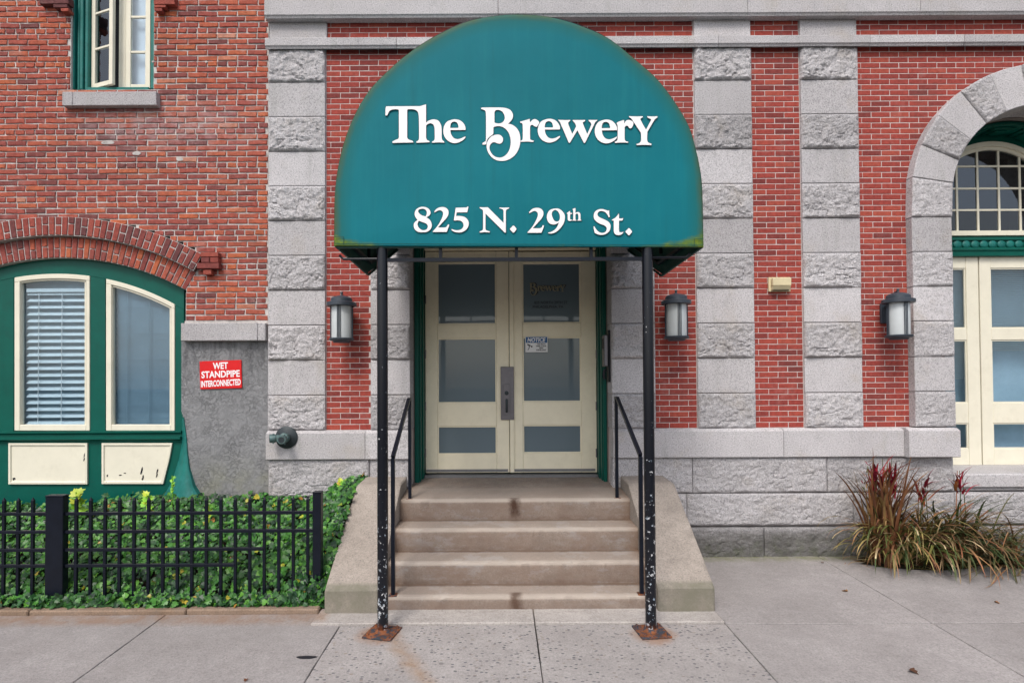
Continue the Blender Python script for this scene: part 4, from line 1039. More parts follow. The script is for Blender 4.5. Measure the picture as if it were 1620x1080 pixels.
def panel(pts, lab):
    o_ = [P(a, b, .075) for a, b in pts]; cx_ = sum(p[0] for p in o_)/len(o_); cz_ = sum(p[1] for p in o_)/len(o_)
    def inset(p, d): 
        return (p[0]+(d if p[0] < cx_ else -d), p[1]+(d if p[1] < cz_ else -d))
    i1 = [inset(p, 0.022) for p in o_]; mb = MB(); n = len(o_)
    i2 = [inset(p, 0.03) for p in o_]
    b = len(mb.v)
    for ring_, y in ((o_, 0.092), (o_, 0.072), (i1, 0.070), (i2, 0.084)): mb.v += [(x, y, z) for x, z in ring_]
    for r in range(3):
        for k in range(n): mb.f.append((r*n+k, r*n+(k+1) % n, (r+1)*n+(k+1) % n, (r+1)*n+k))
    mb.f.append(tuple(3*n+k for k in range(n)))
    mb.build('panel', 'cream', win, label=lab)
panel([(13.5, 700.5), (138, 700.5), (138, 765.5), (13.5, 765.5)], 'cream apron panel, left')
panel([(161, 700.5), (272.5, 700.5), (268, 725), (258, 765), (161, 765)], 'cream apron panel with a curved right side and flaking paint')
random.seed(11)
fl = MB()
for (a, b, sx_, sy_) in ((134, 719, 1.2, 5), (133, 726, 1, 3), (224, 745, 1.6, 6), (226, 755, 1.4, 5), (249, 745, 1.6, 5), (248, 752, 1.2, 4), (170, 752, 1.5, 2), (190, 751, 3, .8), (198, 748, 2.5, .8), (22, 757, 3, 2)):
    x_, z_ = P(a, b, .083); q = [(x_+math.cos(t)*sx_/145*random.uniform(.5, 1.2)+0.25*math.sin(t)*sy_/145, z_+math.sin(t)*sy_/145*random.uniform(.6, 1.2)) for t in [k*0.785 for k in range(8)]]
    fl.prism(q, 0.0805, 0.0845)
fl.build('paint_flake', 'ink', win, kind='stuff')
# venetian blinds
def venetian(pxa, pxb, t0, t1, pitch, tilt, y, lab, m='blind'):
    xa, xb = X(pxa, y), X(pxb, y); xm, zt_ = P((pxa+pxb)/2, t0, y); zb2 = P((pxa+pxb)/2, t1, y)[1]
    r = thing('venetian_blind', (xm, y, zt_), lab, 'blind', 'venetian blinds in the arched window'); xm = (xa+xb)/2
    n = int((t1-t0)/pitch); dz = (zt_-zb2)/n; w_ = 0.056 if tilt < 60 else dz*1.12; me = None
    ca, sa = math.cos(rad(tilt))*w_/2, math.sin(rad(tilt))*w_/2
    for k in range(n+1):
        if me is None:
            mb = MB(); L = (xb-xa)/2
            rows = [[(-L, s*ca, -s*sa*1+0.004*(1-s*s)), (L, s*ca, -s*sa+0.004*(1-s*s))] for s in (-1, -.5, 0, .5, 1)]
            mb.quadgrid(rows); rows2 = [[(p[0], p[1], p[2]-0.003) for p in rw] for rw in rows]; mb.quadgrid(rows2[::-1])
            me = bpy.data.meshes.new('slat'); me.from_pydata(mb.v, [], mb.f); me.materials.append(M[m])
            for p_ in me.polygons: p_.use_smooth = True
        o = bpy.data.objects.new('slat', me); col.objects.link(o); o.parent = r
        o.location = (xm-r.location.x, 0, -k*dz); o.rotation_euler = (random.uniform(-.03, .03), random.uniform(-.002, .002), 0)
    box('head_rail', m, r, xa, xb, y-0.03, y+0.02, zt_+0.012, zt_+0.05)
    for f in (0.22, 0.62):
        x_ = xa+(xb-xa)*f; MB().tube([(x_, y-0.032, zt_), (x_, y-0.032, zb2)], 0.004, 5).build('cord', m, r)
    return r
venetian(46, 137, 464, 668, 10.65, -42, 0.172, 'white venetian blind with open slats behind the middle sash of the green arched window')
venetian(186, 273, 440, 668, 10.0, 80, 0.175, 'blue-grey venetian blind with closed slats behind the sloping right sash', 'blind_dim')
venetian(-104, -12, 464, 668, 10.65, -38, 0.172, 'white venetian blind behind the left sash of the green arched window')

# casement window
YS = 0.14
cw = thing('tmp', (X(190, YS, 80), YS, wz0), '', '')
bpy.data.objects.remove(cw)
z_t = P(190, -60, YS)[1]; z_b = P(190, 142, YS)[1]
frame = MB()
jx = X(115.5, 0.06, 80)
frame.box(X(115, .1, 80)-0.03, X(122, .1, 80), 0.055, 0.3, z_b-0.03, z_t)
for k, (a, b, y) in enumerate(((122.3, 126, .085), (126.2, 131, .065), (131.2, 134, .10), (134.2, 139, .085))):
    frame.box(X(a, y, 80), X(b, y, 80), y, 0.28, z_b-0.03, z_t)
frame.box(X(238.3, .06, 80), X(242.8, .02, 80)+0.01, 0.06, 0.28, z_b-0.03, z_t)
frame.box(X(139.2, .1, 80), X(238.1, .1, 80), 0.07, 0.28, z_b-0.05, z_b-0.006)
cf = frame.build('casement_window', 'teal_trim', BB, bevel=0.005, label='teal framed cream casement window, left sash standing open')
cream = MB(); cream.box(X(140, YS, 80), X(144.5, YS, 80), YS, YS+.06, z_b, z_t); cream.box(X(188, YS, 80), X(199, YS, 80), YS-0.002, YS+.06, z_b, z_t)
cream.box(X(144.7, YS, 80), X(187.8, YS, 80), YS+.02, YS+.06, z_b, z_b+0.025)
cream.build('centre_post', 'cream', cf, bevel=0.004)
def casement(hx, hz, w_, ang, side, rows, name, lab, gm):
    """sash hinged at (hx, YS); local frame: u outward from hinge"""
    ca, sa = math.cos(ang), math.sin(ang)
    def T(u, d): return (hx+side*u*ca+d*sa*side, YS-0.01-u*sa+d*ca)
    def bx(mb, u0, u1, z0, z1, d0=0.0, d1=0.035):
        b = len(mb.v)
        for z in (z0, z1):
            for u, d in ((u0, d0), (u1, d0), (u1, d1), (u0, d1)): x, y = T(u, d); mb.v.append((x, y, z))
        mb.f += [(b, b+1, b+5, b+4), (b+1, b+2, b+6, b+5), (b+2, b+3, b+7, b+6), (b+3, b, b+4, b+7), (b+4, b+5, b+6, b+7), (b+3, b+2, b+1, b)]
    mb = MB(); st = 0.055; bx(mb, 0, st, z_b+.002, z_t); bx(mb, w_-st, w_, z_b+.002, z_t); bx(mb, st+.0008, w_-st-.0008, z_b+.003, z_b+.055, 0.001)
    s = mb.build(name, 'cream', cf, bevel=0.003, label=lab)
    zs2 = [P(190, p, YS)[1] for p in rows]
    for zq in zs2:
        m2 = MB(); bx(m2, st+.001, w_-st-.001, zq-.013, zq+.013, 0.004, 0.03); m2.build('glazing_bar', 'cream', s, bevel=0.003)
    lo = z_b+.055
    for zq in zs2[::-1] if zs2[0] > zs2[-1] else zs2:
        m3 = MB(); bx(m3, st, w_-st, lo, zq-.013, 0.012, 0.016); m3.build('pane', gm, s); lo = zq+.013
    m3 = MB(); bx(m3, st, w_-st, lo, z_t, 0.012, 0.016); m3.build('pane', gm, s)
casement(X(145, YS, 140), 0, 0.335, rad(20), 1, (80, 24, -32), 'open_sash', 'left sash, swung outward', 'glass')
casement(X(238, YS, 140), 0, X(238, YS, 140)-X(199.3, YS, 140), 0.0, -1, (83, 27.5, -28), 'fixed_sash', 'right sash, closed', 'glass')
box('glass_backing', 'pale_sky', cf, X(199, .24, 80), X(245, .24, 80), 0.22, 0.23, z_b, z_t)  # added panel, coloured like the sky reflected in the right panes
box('insect_screen', 'dark', cf, X(139, .24, 80), X(199, .24, 80)-0.002, 0.25, 0.26, z_b, z_t)

# ============================================================ STEPS
ST = thing('concrete_steps', (0.15, -0.9, gz(-0.9)), 'flight of four worn tan concrete steps with sloping side walls below the awning', 'steps')
SX0, SX1 = -1.0, 1.295
fr = [(-0.50, 0.704), (-0.833, 0.499), (-1.164, 0.294), (-1.438, 0.101)]
def step(yf, zt, yb, ztb, zb, lab=None):
    mb = MB(); N = 150; rows = []
    for k in range(N+1):
        x = SX0+(SX1-SX0)*k/N; j = lambda a, s: a*fbm(Vector((x*6, s+zt*7, yf)), 4)
        ch = 0.012+max(0, 0.026*fbm(Vector((x*9, zt*9, 2)), 4)-0.002)
        rows.append([(x, yb, zb), (x, yf+0.004+j(.006, 1), zb), (x, yf+0.002+j(.006, 3), (zb+zt)/2), (x, yf+j(.005, 5), zt-ch), (x, yf+ch*0.35, zt-ch*0.35+j(.002, 2)), (x, yf+ch*1.2, zt+j(.002, 7)),
                     (x, (yf*0.5+yb*0.5), (zt+ztb)/2+j(.004, 9)), (x, yb, ztb)])
    mb.quadgrid(rows); mb.f.append(tuple(range(8))); b = N*8; mb.f.append(tuple(b+7-i for i in range(8)))
    return mb.build('step', 'step', ST, smooth=True, label=lab)
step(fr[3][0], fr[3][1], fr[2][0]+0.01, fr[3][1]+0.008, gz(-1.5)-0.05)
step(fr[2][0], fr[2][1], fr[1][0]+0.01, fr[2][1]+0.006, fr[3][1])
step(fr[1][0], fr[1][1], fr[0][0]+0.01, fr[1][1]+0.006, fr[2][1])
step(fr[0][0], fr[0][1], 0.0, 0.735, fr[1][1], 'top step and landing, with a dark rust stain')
MB().profile([(-0.001, 0.735), (0.55, zl_b), (0.55, 0.1), (-0.001, 0.1)], -0.985, 1.235).build('landing', 'step', ST)
def cheek(x0, x1, zf, lab):
    yf = -1.50; prof = [(-0.03, 0.86), (-0.43, 0.845), (yf, zf), (yf, gz(yf)-0.05), (-0.03, -0.05)]
    mb = MB(); N = 10; rows = []
    def sub(prof):
        out = []
        for i in range(len(prof)):
            a, b = prof[i], prof[(i+1) % len(prof)]; n = max(1, int(math.hypot(a[0]-b[0], a[1]-b[1])/0.06))
            for k in range(n): out.append((a[0]+(b[0]-a[0])*k/n, a[1]+(b[1]-a[1])*k/n))
        return out
    pp = sub(prof); n = len(pp); cy, cz = -0.75, 0.3
    for k in range(N+1):
        t = k/N; e = 0.012 if k in (0, N) else 0.0; tt = (0, .03, .12, .25, .4, .5, .6, .75, .88, .97, 1)[k]; x = x0+(x1-x0)*tt; row = []
        for (y, z) in pp:
            d = 0.004*fbm(Vector((x*7, y*7, z*7)), 4)
            row.append((x, y+(e if y < cy else -0)*(1 if y < -1.45 else 0)+d*(0.6 if y < -1.4 else 0), z-(e if z > gz(y)+0.1 and y < -0.03 else 0)+d))
        rows.append(row+[row[0]])
    mb.quadgrid(rows); mb.f.append(tuple(range(n))); b = N*(n+1); mb.f.append(tuple(b+n-1-i for i in range(n)))
    return mb.build('side_wall', 'cheek', ST, smooth=True, label=lab)
cheek(-1.447, -1.002, 0.172, 'left side wall of the steps, mossy at its foot'); cheek(1.297, 1.762, 0.177, 'right side wall of the steps')

# ============================================================ HANDRAILS
def rail(pr, pf, lab, s):
    (rx, rb, rt), (fx_, fb, ft) = pr, pf      # photo columns and rows of rear and front posts
    yr, yfr = -0.44, -1.40; q = 0.0155
    xr_, zr0 = P(rx, rb, yr); zr1 = P(rx, rt, yr)[1]; xf, zf0 = P(fx_, fb, yfr); zf1 = P(fx_, ft, yfr)[1]
    zr0 = 0.70; zf0 = 0.10
    h = thing('handrail', (xf, yfr, zf0), lab, 'handrail', 'handrails of the entrance steps')
    MB().tube([(xr_, yr, zr0), (xr_, yr, zr1)], q, square=True).build('post', 'black_metal', h)
    MB().tube([(xf, yfr, zf0), (xf, yfr, zf1)], q, square=True).build('post', 'black_metal', h)
    MB().tube([(xr_, yr+q, zr1+0.012), (xr_, yr-0.06, zr1+0.012), (xf, yfr-0.002, zf1+0.012)], q, square=True).build('top_rail', 'black_metal', h)
    for x, y, z in ((xr_, yr, zr0), (xf, yfr, zf0)):
        MB().box(x-0.035, x+0.035, y-0.035, y+0.035, z-0.003, z+0.006).build('foot', 'rust', h, bevel=0.002)
rail((648.5, 785, 633), (622, 932, 725), 'black square-tube handrail on the left side of the steps', -1)
rail((976, 785, 631), (1015, 930, 722), 'black square-tube handrail on the right side of the steps', 1)

# ============================================================ AWNING
YC = -1.88; YQ = -1.822
tr = [(527.7, 389), (528, 350), (529, 305), (534.6, 261), (545, 220), (561, 175), (581.5, 145), (606, 118), (642.6, 85.5), (683, 59), (728, 37), (765, 26.5), (818, 21.6), (875, 26.5), (928, 43), (968, 63), (1009, 96), (1042, 126), (1070, 163), (1091, 200), (1103, 240), (1111, 285), (1113, 338), (1114, 391)]
tr[5] = (560.5, 181)
def smooth_path(p, m=4):
    out = []
    for i in range(len(p)-1):
        a, b, c_, d = p[max(i-1, 0)], p[i], p[i+1], p[min(i+2, len(p)-1)]
        for k in range(m):
            t = k/m; out.append(tuple(0.5*(2*b[q]+(c_[q]-a[q])*t+(2*a[q]-5*b[q]+4*c_[q]-d[q])*t*t+(3*b[q]-a[q]-3*c_[q]+d[q])*t**3) for q in (0, 1)))
    return out+[p[-1]]
arch_px = smooth_path(tr); AO = [P(a, b, YC) for a, b in arch_px]
zh = (AO[0][1]+AO[-1][1])/2
AW = thing('entrance_awning', (0.148, YQ, gz(YQ)), 'teal-green domed entrance awning reading The Brewery 825 N. 29th St. on two black posts', 'awning')
def segdist(p, path):
    m = 9
    for a, b in zip(path, path[1:]):
        vx_, vz = b[0]-a[0], b[1]-a[1]; t = max(0, min(1, ((p[0]-a[0])*vx_+(p[1]-a[1])*vz)/(vx_*vx_+vz*vz+1e-9)))
        m = min(m, math.hypot(p[0]-a[0]-vx_*t, p[1]-a[1]-vz*t))
    return m
xc = (AO[0][0]+AO[-1][0])/2; zc0 = zh+0.35
loop = AO+[(AO[-1][0]+(AO[0][0]-AO[-1][0])*k/40, AO[-1][1]+(AO[0][1]-AO[-1][1])*k/40) for k in range(1, 40)]
ks = (1.0, 0.994, 0.985, 0.97, 0.95, 0.925, 0.89, 0.85, 0.78, 0.68, 0.5, 0.25)
mb = MB(); eg = []
for i, k in enumerate(ks):
    for p in loop:
        x = xc+(p[0]-xc)*k; z = zc0+(p[1]-zc0)*k
        mb.v.append((x, YC+(0.014 if i == 0 else 0.004 if i == 1 else 0.0)-0.012*(1-k), z)); eg.append(segdist((x, z), AO))
n = len(loop)
for r in range(len(ks)-1):
    for i in range(n): j = (i+1) % n; mb.f.append((r*n+i, r*n+j, (r+1)*n+j, (r+1)*n+i))
mb.v.append((xc, YC-0.012, zc0)); eg.append(0.5)
for i in range(n): mb.f.append(((len(ks)-1)*n+i, (len(ks)-1)*n+(i+1) % n, len(mb.v)-1))
mb.a['edge'] = eg
mb.build('front_panel', 'canopy', AW, smooth=True, label='flat half-round teal front with mildewed edge')
# barrel
ztop_ = max(p[1] for p in AO)
def rear(p, y):
    t = max(0.0, (y+0.78)/0.78); kx = 1+(1.255/1.4065-1)*t; kz = 1+((ztop_-3.35)/(ztop_-2.913)-1)*t
    return (xc+(p[0]-xc)*kx, ztop_-(ztop_-p[1])*kz-0.03*t)
rows = []; eg = []
for y in (YC+0.012, -1.5, -1.1, -0.78, -0.5, -0.25, -0.02):
    rows.append([(rear(p, y)[0], y, rear(p, y)[1]) for p in AO]); eg += [abs(y-YC)]*len(AO)
mb = MB().quadgrid(rows); mb.a['edge'] = eg
mb.build('barrel_cover', 'canopy', AW, smooth=True)
rin = []
for y in (YC+0.02, -1.5, -1.1, -0.78, -0.5, -0.25, -0.03):
    rin.append([(xc+(rear(p, y)[0]-xc)*0.994, y, rear(p, y)[1]-0.008*(1 if rear(p, y)[1] > zh+0.3 else 0)) for p in AO])
MB().quadgrid(rin).build('lining', 'canopy_in', AW, smooth=True)
def seam(pts, name='seam'):
    q = [P(a, b, YC-0.0125) for a, b in pts]
    MB().tube([(x, YC-0.0118, z) for x, z in q], 0.0022, 5).build(name, 'canopy_in', AW)
seam([(543.5, 388), (543.5, 374.5), (529, 374.5)]); seam([(1098.5, 389), (1098.5, 378), (1112.5, 378)])
seam([(529.5, 385.5), (680, 386), (820, 386.5), (960, 387), (1112.5, 388)], 'hem_stitch')
# frame: hoops, rails, posts
fr_m = 'black_metal'
for y in (-1.85, -0.80):
    MB().tube([(xc+(p[0]-xc)*0.985, y, min(p[1], ztop_-0.03)) for p in AO[3:-3]], 0.016, 8).build('hoop', fr_m, AW, smooth=True)
for s, e in ((0, 1), (-1, -1)):
    a = AO[s]; W_ = rear(a, -0.02)
    MB().tube([(a[0]+e*0.035, YC+0.03, a[1]+0.10), (a[0]+e*0.035, -0.78, a[1]+0.10), (W_[0]+e*0.03, -0.04, W_[1]+0.09)], 0.014, 4, square=True).build('side_rail', fr_m, AW)
    MB().tube([(a[0]+e*0.012, YC+0.02, a[1]+0.006), (a[0]+e*0.012, -0.78, a[1]-0.018), (W_[0]+e*0.012, -0.03, W_[1]+0.0)], 0.009, 4, square=True).build('hem', 'canopy_in', AW)
zx = P(820, 410.5, YQ)[1]; xpl, xpr = P(605.3, 700, YQ)[0], P(1026.5, 700, YQ)[0]
MB().tube([(AO[0][0]+0.02, YC+0.03, zh+0.012), (AO[-1][0]-0.02, YC+0.03, zh+0.012)], 0.012, square=True).build('front_rail', 'canopy_in', AW)
MB().tube([(xpl+0.03, YQ, zx), (xpr-0.03, YQ, zx)], 0.0135, square=True).build('crossbar', fr_m, AW)
for px in (697, 817, 935): x_ = P(px, 400, YQ)[0]; MB().tube([(x_, YQ, zx), (x_, YQ, zh+0.05)], 0.012, square=True).build('stub_bar', fr_m, AW)
for x_ in (xpl, xpr):
    s = -1 if x_ == xpl else 1
    MB().tube([(x_, YQ, zx+0.01), (x_+s*0.30, YQ, zx+0.01), (x_+s*0.33, YQ, zx+0.04)], 0.010, 8).build('brace', fr_m, AW, smooth=True)
for x_, y_, rot, lab in ((xpl, -1.822, -0.22, 'left black post with chipped paint'), (xpr, -1.83, 0.12, 'right black post with heavily chipped paint')):
    g0 = gz(y_); po = MB().lathe((x_, y_, g0+0.008), [(0.041, 0.0), (0.041, zh+0.04-g0)], 24).build('post', 'chipped', AW, smooth=True, label=lab)
    bp = MB(); c_, s_ = math.cos(rot), math.sin(rot); pts = [(x_+u*c_-v*s_, y_+u*s_+v*c_) for u, v in ((-.115, -.125), (.115, -.125), (.115, .105), (-.115, .105))]
    bp.plan(pts, lambda y: g0+0.014, lambda y: g0+0.001).build('base_plate', 'rust', po, bevel=0.002)
    for u, v in ((-.085, -.09), (.085, -.09), (.085, .075), (-.085, .075)):
        MB().lathe((x_+u*c_-v*s_, y_+u*s_+v*c_, g0+0.013), [(0.014, 0), (0.014, 0.012), (0.007, 0.013), (0.007, 0.02)], 6).build('bolt', 'rust', po)
    MB().lathe((x_, y_, g0+0.012), [(0.062, 0), (0.050, 0.012), (0.043, 0.022)], 20).build('weld', 'rust', po, smooth=True)
# lettering
S1 = 10.125; O1 = (600, 150); O2 = (750, 150); O3 = (890, 150); S2 = 13.5
G = []
def gl(s, o, sc_, dx=0, dy=0): G.append([(a+dx, b+dy) for a, b in outline(s, o, sc_)])
gl('c110,188 300,186 560,185 c650,185 c750,155 c750,448 800,412 880,395 950,420 990,490 1000,560 1000,680 1012,728 1035,745 c1042,768 945,764 c845,770 c845,750 875,735 888,700 888,600 882,520 860,475 815,458 770,475 c750,500 c750,690 765,725 800,742 c808,762 700,766 c595,770 c595,750 625,732 637,690 637,500 630,320 605,262 560,238 510,232 460,235 c447,252 c447,685 470,718 530,738 c545,765 380,768 c212,772 c210,752 260,725 300,708 c315,680 c315,260 300,238 230,235 170,255 145,290 130,325 c120,335 c98,330 100,250 103,210', O1, S1)
E = '1200,395 1290,410 1350,460 1380,520 c1380,565 c1138,568 1150,630 1190,690 1250,712 1310,700 1350,680 c1380,668 1378,690 1330,735 1260,768 1190,775 1110,745 1050,680 1025,590 1040,500 1090,430'
EH = 'c1135,533 1145,470 1170,440 1210,432 1250,455 1268,500 c1268,533'
for dx, dy in ((0, 0), (149.5, -0.8), (239.7, 0.4)): gl(E, O1, S1, dx, dy); gl(EH, O1, S1, dx, dy)
gl('c100,195 120,184 300,182 430,187 510,215 550,270 550,330 520,380 c482,412 550,432 610,480 650,560 658,660 640,760 590,850 510,915 420,942 330,935 250,890 195,810 178,730 193,660 250,592 330,568 380,580 410,620 405,670 370,697 330,692 290,677 250,690 222,730 225,790 270,860 330,892 400,890 460,850 500,790 520,710 520,640 500,560 460,500 410,462 350,448 c290,455 c275,470 c275,557 c262,570 215,605 182,650 170,705 c120,710 c120,688 150,670 168,640 170,400 168,260 150,222 c102,206', O2, 9)
gl('c290,395 c290,250 310,222 350,218 400,240 430,290 436,340 415,385 370,408 320,408', O2, 9)
gl('c655,385 720,367 c792,345 c795,400 830,360 870,348 910,370 928,400 905,440 c890,460 860,450 830,430 810,435 c797,455 797,600 805,640 c850,655 c845,673 750,668 c660,672 c660,655 685,645 693,600 693,450 685,410 c657,400', O2, 9)
gl('c-73,403 25,406 c122,405 c122,420 100,438 92,470 c155,628 c218,510 200,460 175,430 c162,415 c165,405 265,406 c362,405 c362,422 335,438 328,465 c395,630 c462,480 450,448 430,430 c415,418 c420,405 c558,405 c555,415 525,440 500,490 c357,775 c343,775 c237,570 c117,770 c100,770 -25,480 -40,445 c-60,420', O3, S1)
gl('c868,452 900,432 c985,405 c988,465 1020,415 1070,405 1115,425 1135,455 1125,500 1100,535 1070,535 1045,502 1015,500 c995,520 995,700 1010,740 c1052,755 c1050,770 945,766 c840,772 c838,752 870,735 882,700 882,520 878,485 c868,468', O3, S1)
gl('c1065,345 1180,349 c1285,345 c1285,362 1255,380 1250,402 1290,480 c1337,560 1380,480 1418,402 1400,385 c1358,365 c1358,345 1440,350 c1520,345 c1518,368 1485,388 1450,440 c1358,595 1355,700 1360,745 1380,770 c1425,785 c1422,808 1300,804 c1185,808 c1185,788 1230,775 1255,740 1258,690 c1255,610 1180,500 1110,395 1090,375 c1065,360', O3, S1)
H1 = G; G = []
gl('320,165 400,180 460,220 490,290 470,340 430,372 c395,388 460,430 500,490 515,560 500,620 460,670 400,700 320,708 230,700 170,665 135,610 130,540 155,490 c210,445 170,390 148,330 155,270 190,215 250,178', (645, 315), S2)
gl('315,205 370,220 405,265 405,320 c380,370 310,350 250,310 225,265 240,225', (645, 315), S2)
gl('c235,462 310,490 380,515 425,560 425,610 395,650 330,665 270,640 225,590 210,530', (645, 315), S2)
TWO = 'c568,265 610,215 670,180 750,170 820,190 865,240 872,310 845,380 780,460 c645,605 740,607 820,598 c862,540 c888,548 870,610 c830,702 c535,702 c535,690 640,570 720,430 755,330 745,270 700,240 650,245 605,268 c572,285'
gl(TWO, (645, 315), S2); gl(TWO, (645, 315), S2, 149.96, 1.26)
gl('c1025,185 c1255,180 c1280,158 c1297,165 1290,200 c1270,282 c1045,285 c1035,362 1130,362 1220,385 1280,440 1303,510 1290,590 1240,660 1160,705 1080,712 1000,700 960,680 c932,655 c945,640 1010,662 1080,665 1150,640 1190,580 1185,520 1150,475 1090,455 c985,458', (645, 315), S2)
gl('c120,175 200,177 c295,175 c630,510 630,300 625,240 600,215 c540,200 c545,180 640,184 c750,180 c750,198 705,220 680,260 678,400 c678,715 c655,715 c245,310 243,500 245,640 270,670 c335,690 c330,712 230,705 c120,715 c120,690 160,675 190,635 193,450 192,270 175,225 c120,195', (750, 315), S2)
for o_ in ((750, 315, 0, 0), (900, 315, 442, 55)):
    dx, dy = o_[2], o_[3]; gl(' '.join('%d,%d' % (a+dx, b+dy) for a, b in ((840, 565), (882, 600), (905, 640), (880, 680), (840, 718), (798, 680), (765, 640), (800, 602))), o_[:2], S2)
gl('800,200 880,215 950,270 992,350 990,450 950,550 870,650 780,715 700,735 c640,730 c635,715 700,700 780,650 830,590 c865,500 800,535 740,542 670,520 625,460 608,380 630,290 690,225', (820, 315), S2)
gl('790,232 850,270 885,340 885,420 865,465 815,480 770,460 735,400 715,330 730,265', (820, 315), S2)
gl('c1105,250 c1108,295 c1152,300 c1150,318 c1108,320 1105,400 1115,435 c1150,438 c1140,455 1100,467 1065,455 1055,430 c1055,320 c1033,312 c1037,298', (820, 315), S2)
gl('c1155,215 c1220,190 c1220,295 1260,278 1300,285 1325,320 1328,420 1335,445 c1350,460 c1260,460 c1262,450 1282,430 1282,350 1265,312 1240,315 c1220,330 1220,430 c1240,450 c1240,460 c1150,460 c1150,450 1172,430 1172,260 c1165,232', (820, 315), S2)
gl('700,212 780,230 c835,250 c862,240 860,300 c875,380 c850,390 820,330 770,275 700,255 640,270 610,320 630,370 700,410 790,450 860,500 890,570 875,660 820,725 740,760 650,760 c555,725 535,650 c525,585 c545,580 580,640 640,700 710,722 770,705 805,660 800,600 750,560 670,530 590,480 540,420 530,350 550,280 610,230', (900, 315), S2)
gl('c1068,305 c1072,412 c1120,415 c1160,405 1150,440 c1135,457 c1072,460 1068,600 1075,690 1110,710 c1165,700 1150,730 1110,760 1050,770 990,750 962,700 958,600 c958,462 c918,455 c920,440 1000,390', (900, 315), S2)
H2 = G
def glyphs(gs):
    out = []; bb = lambda g: (min(p[0] for p in g), max(p[0] for p in g), min(p[1] for p in g), max(p[1] for p in g))
    for g in gs:
        b = bb(g)
        if out:
            o = bb(out[-1][0])
            if b[0] > o[0] and b[1] < o[1] and b[2] > o[2] and b[3] < o[3]: out[-1].append(g); continue
        out.append([g])
    return out
for gs, nm in ((H1, 'title_lettering'), (H2, 'address_lettering')):
  for gi, gg in enumerate(glyphs(gs)):
    Q = [[P(a, b, YC-0.0125) for a, b in g] for g in gg]
    fill_curves(Q, 'letter', 'white', AW, YC-0.0125-0.00012*(gi % 2), 0.0, 0.0002)
    fill_curves(Q, 'letter_keyline', 'ink', AW, YC-0.0120-0.00006*(gi % 2), 0.0026, 0.0002)
for gs, nm in ():
    Q = [[P(a, b, YC-0.014) for a, b in g] for g in gs]
    fill_curves(Q, nm, 'white', AW, YC-0.0145, 0.0, 0.0003)
    # thin dark keyline, as on the printed fabric
    Q2 = []
    for g in Q:
        ar = sum(g[i-1][0]*g[i][1]-g[i][0]*g[i-1][1] for i in range(len(g)))
        Q2.append(g)
    fill_curves(Q2, nm+'_keyline', 'ink', AW, YC-0.0135, 0.0045, 0.0003)

# ============================================================ LANTERNS
def lantern(px, py, lab):
    x, z = P(px, py, -0.22)
    L = thing('wall_lantern', (x, -0.015, z), lab, 'wall lantern', 'cylindrical wall lanterns on the brick strips')
    y = -0.22; R = 0.150; Hh = 0.175
    MB().lathe((x, y, z+Hh), [(0.146, -0.012), (0.153, -0.008), (0.153, 0.022), (0.146, 0.028), (0.112, 0.032), (0.110, 0.068), (0.095, 0.082), (0.05, 0.096), (0.0, 0.10)], 40).build('cap', 'lamp_metal', L, smooth=True)
    MB().lathe((x, y, z+Hh+0.095), [(0.012, 0), (0.014, 0.012), (0.010, 0.022), (0.016, 0.034), (0.012, 0.046), (0.0, 0.05)], 14).build('finial', 'lamp_metal', L, smooth=True)
    MB().tube([(x, y, z+Hh+0.115), (x, y+0.06, z+Hh+0.105), (x, -0.03, z+Hh+0.06)], 0.009, 8).build('arm', 'lamp_metal', L, smooth=True)
    MB().lathe((x, y, z-Hh-0.012), [(0.0, -0.034), (0.085, -0.032), (0.09, -0.018), (0.118, -0.012), (0.128, 0.0), (0.128, 0.012), (0.112, 0.016)], 40).build('base', 'lamp_metal', L, smooth=True)
    MB().lathe((x, y, z-Hh+0.002), [(0.102, 0), (0.104, 0.02), (0.104, 2*Hh-0.03), (0.10, 2*Hh-0.012)], 40).build('glass_shade', 'lamp_glass', L, smooth=True)
    for k in range(4):
        for d in (-7.5, 0, 7.5):
            a = rad(-90+k*90+d); xx, yy = x+0.114*math.cos(a), y+0.114*math.sin(a)
            MB().tube([(xx, yy, z-Hh+0.003), (xx, yy, z+Hh-0.01)], 0.0042, 6, cap=False).build('bar', 'lamp_metal', L, smooth=True)
    box('back_plate', 'lamp_metal', L, x-0.055, x+0.055, -0.03, -0.002, z-0.03, z+0.19, bevel=0.006)
    box('bracket', 'lamp_metal', L, x-0.02, x+0.02, y+0.09, -0.03, z+0.13, z+0.165, bevel=0.004)
    return L
lantern(540.5, 509, 'slate lantern on the brick strip left of the awning posts')
lantern(1070, 506, 'slate lantern on the brick strip just right of the awning')
lantern(1421.5, 504, 'slate lantern on the brick beside the granite arch')

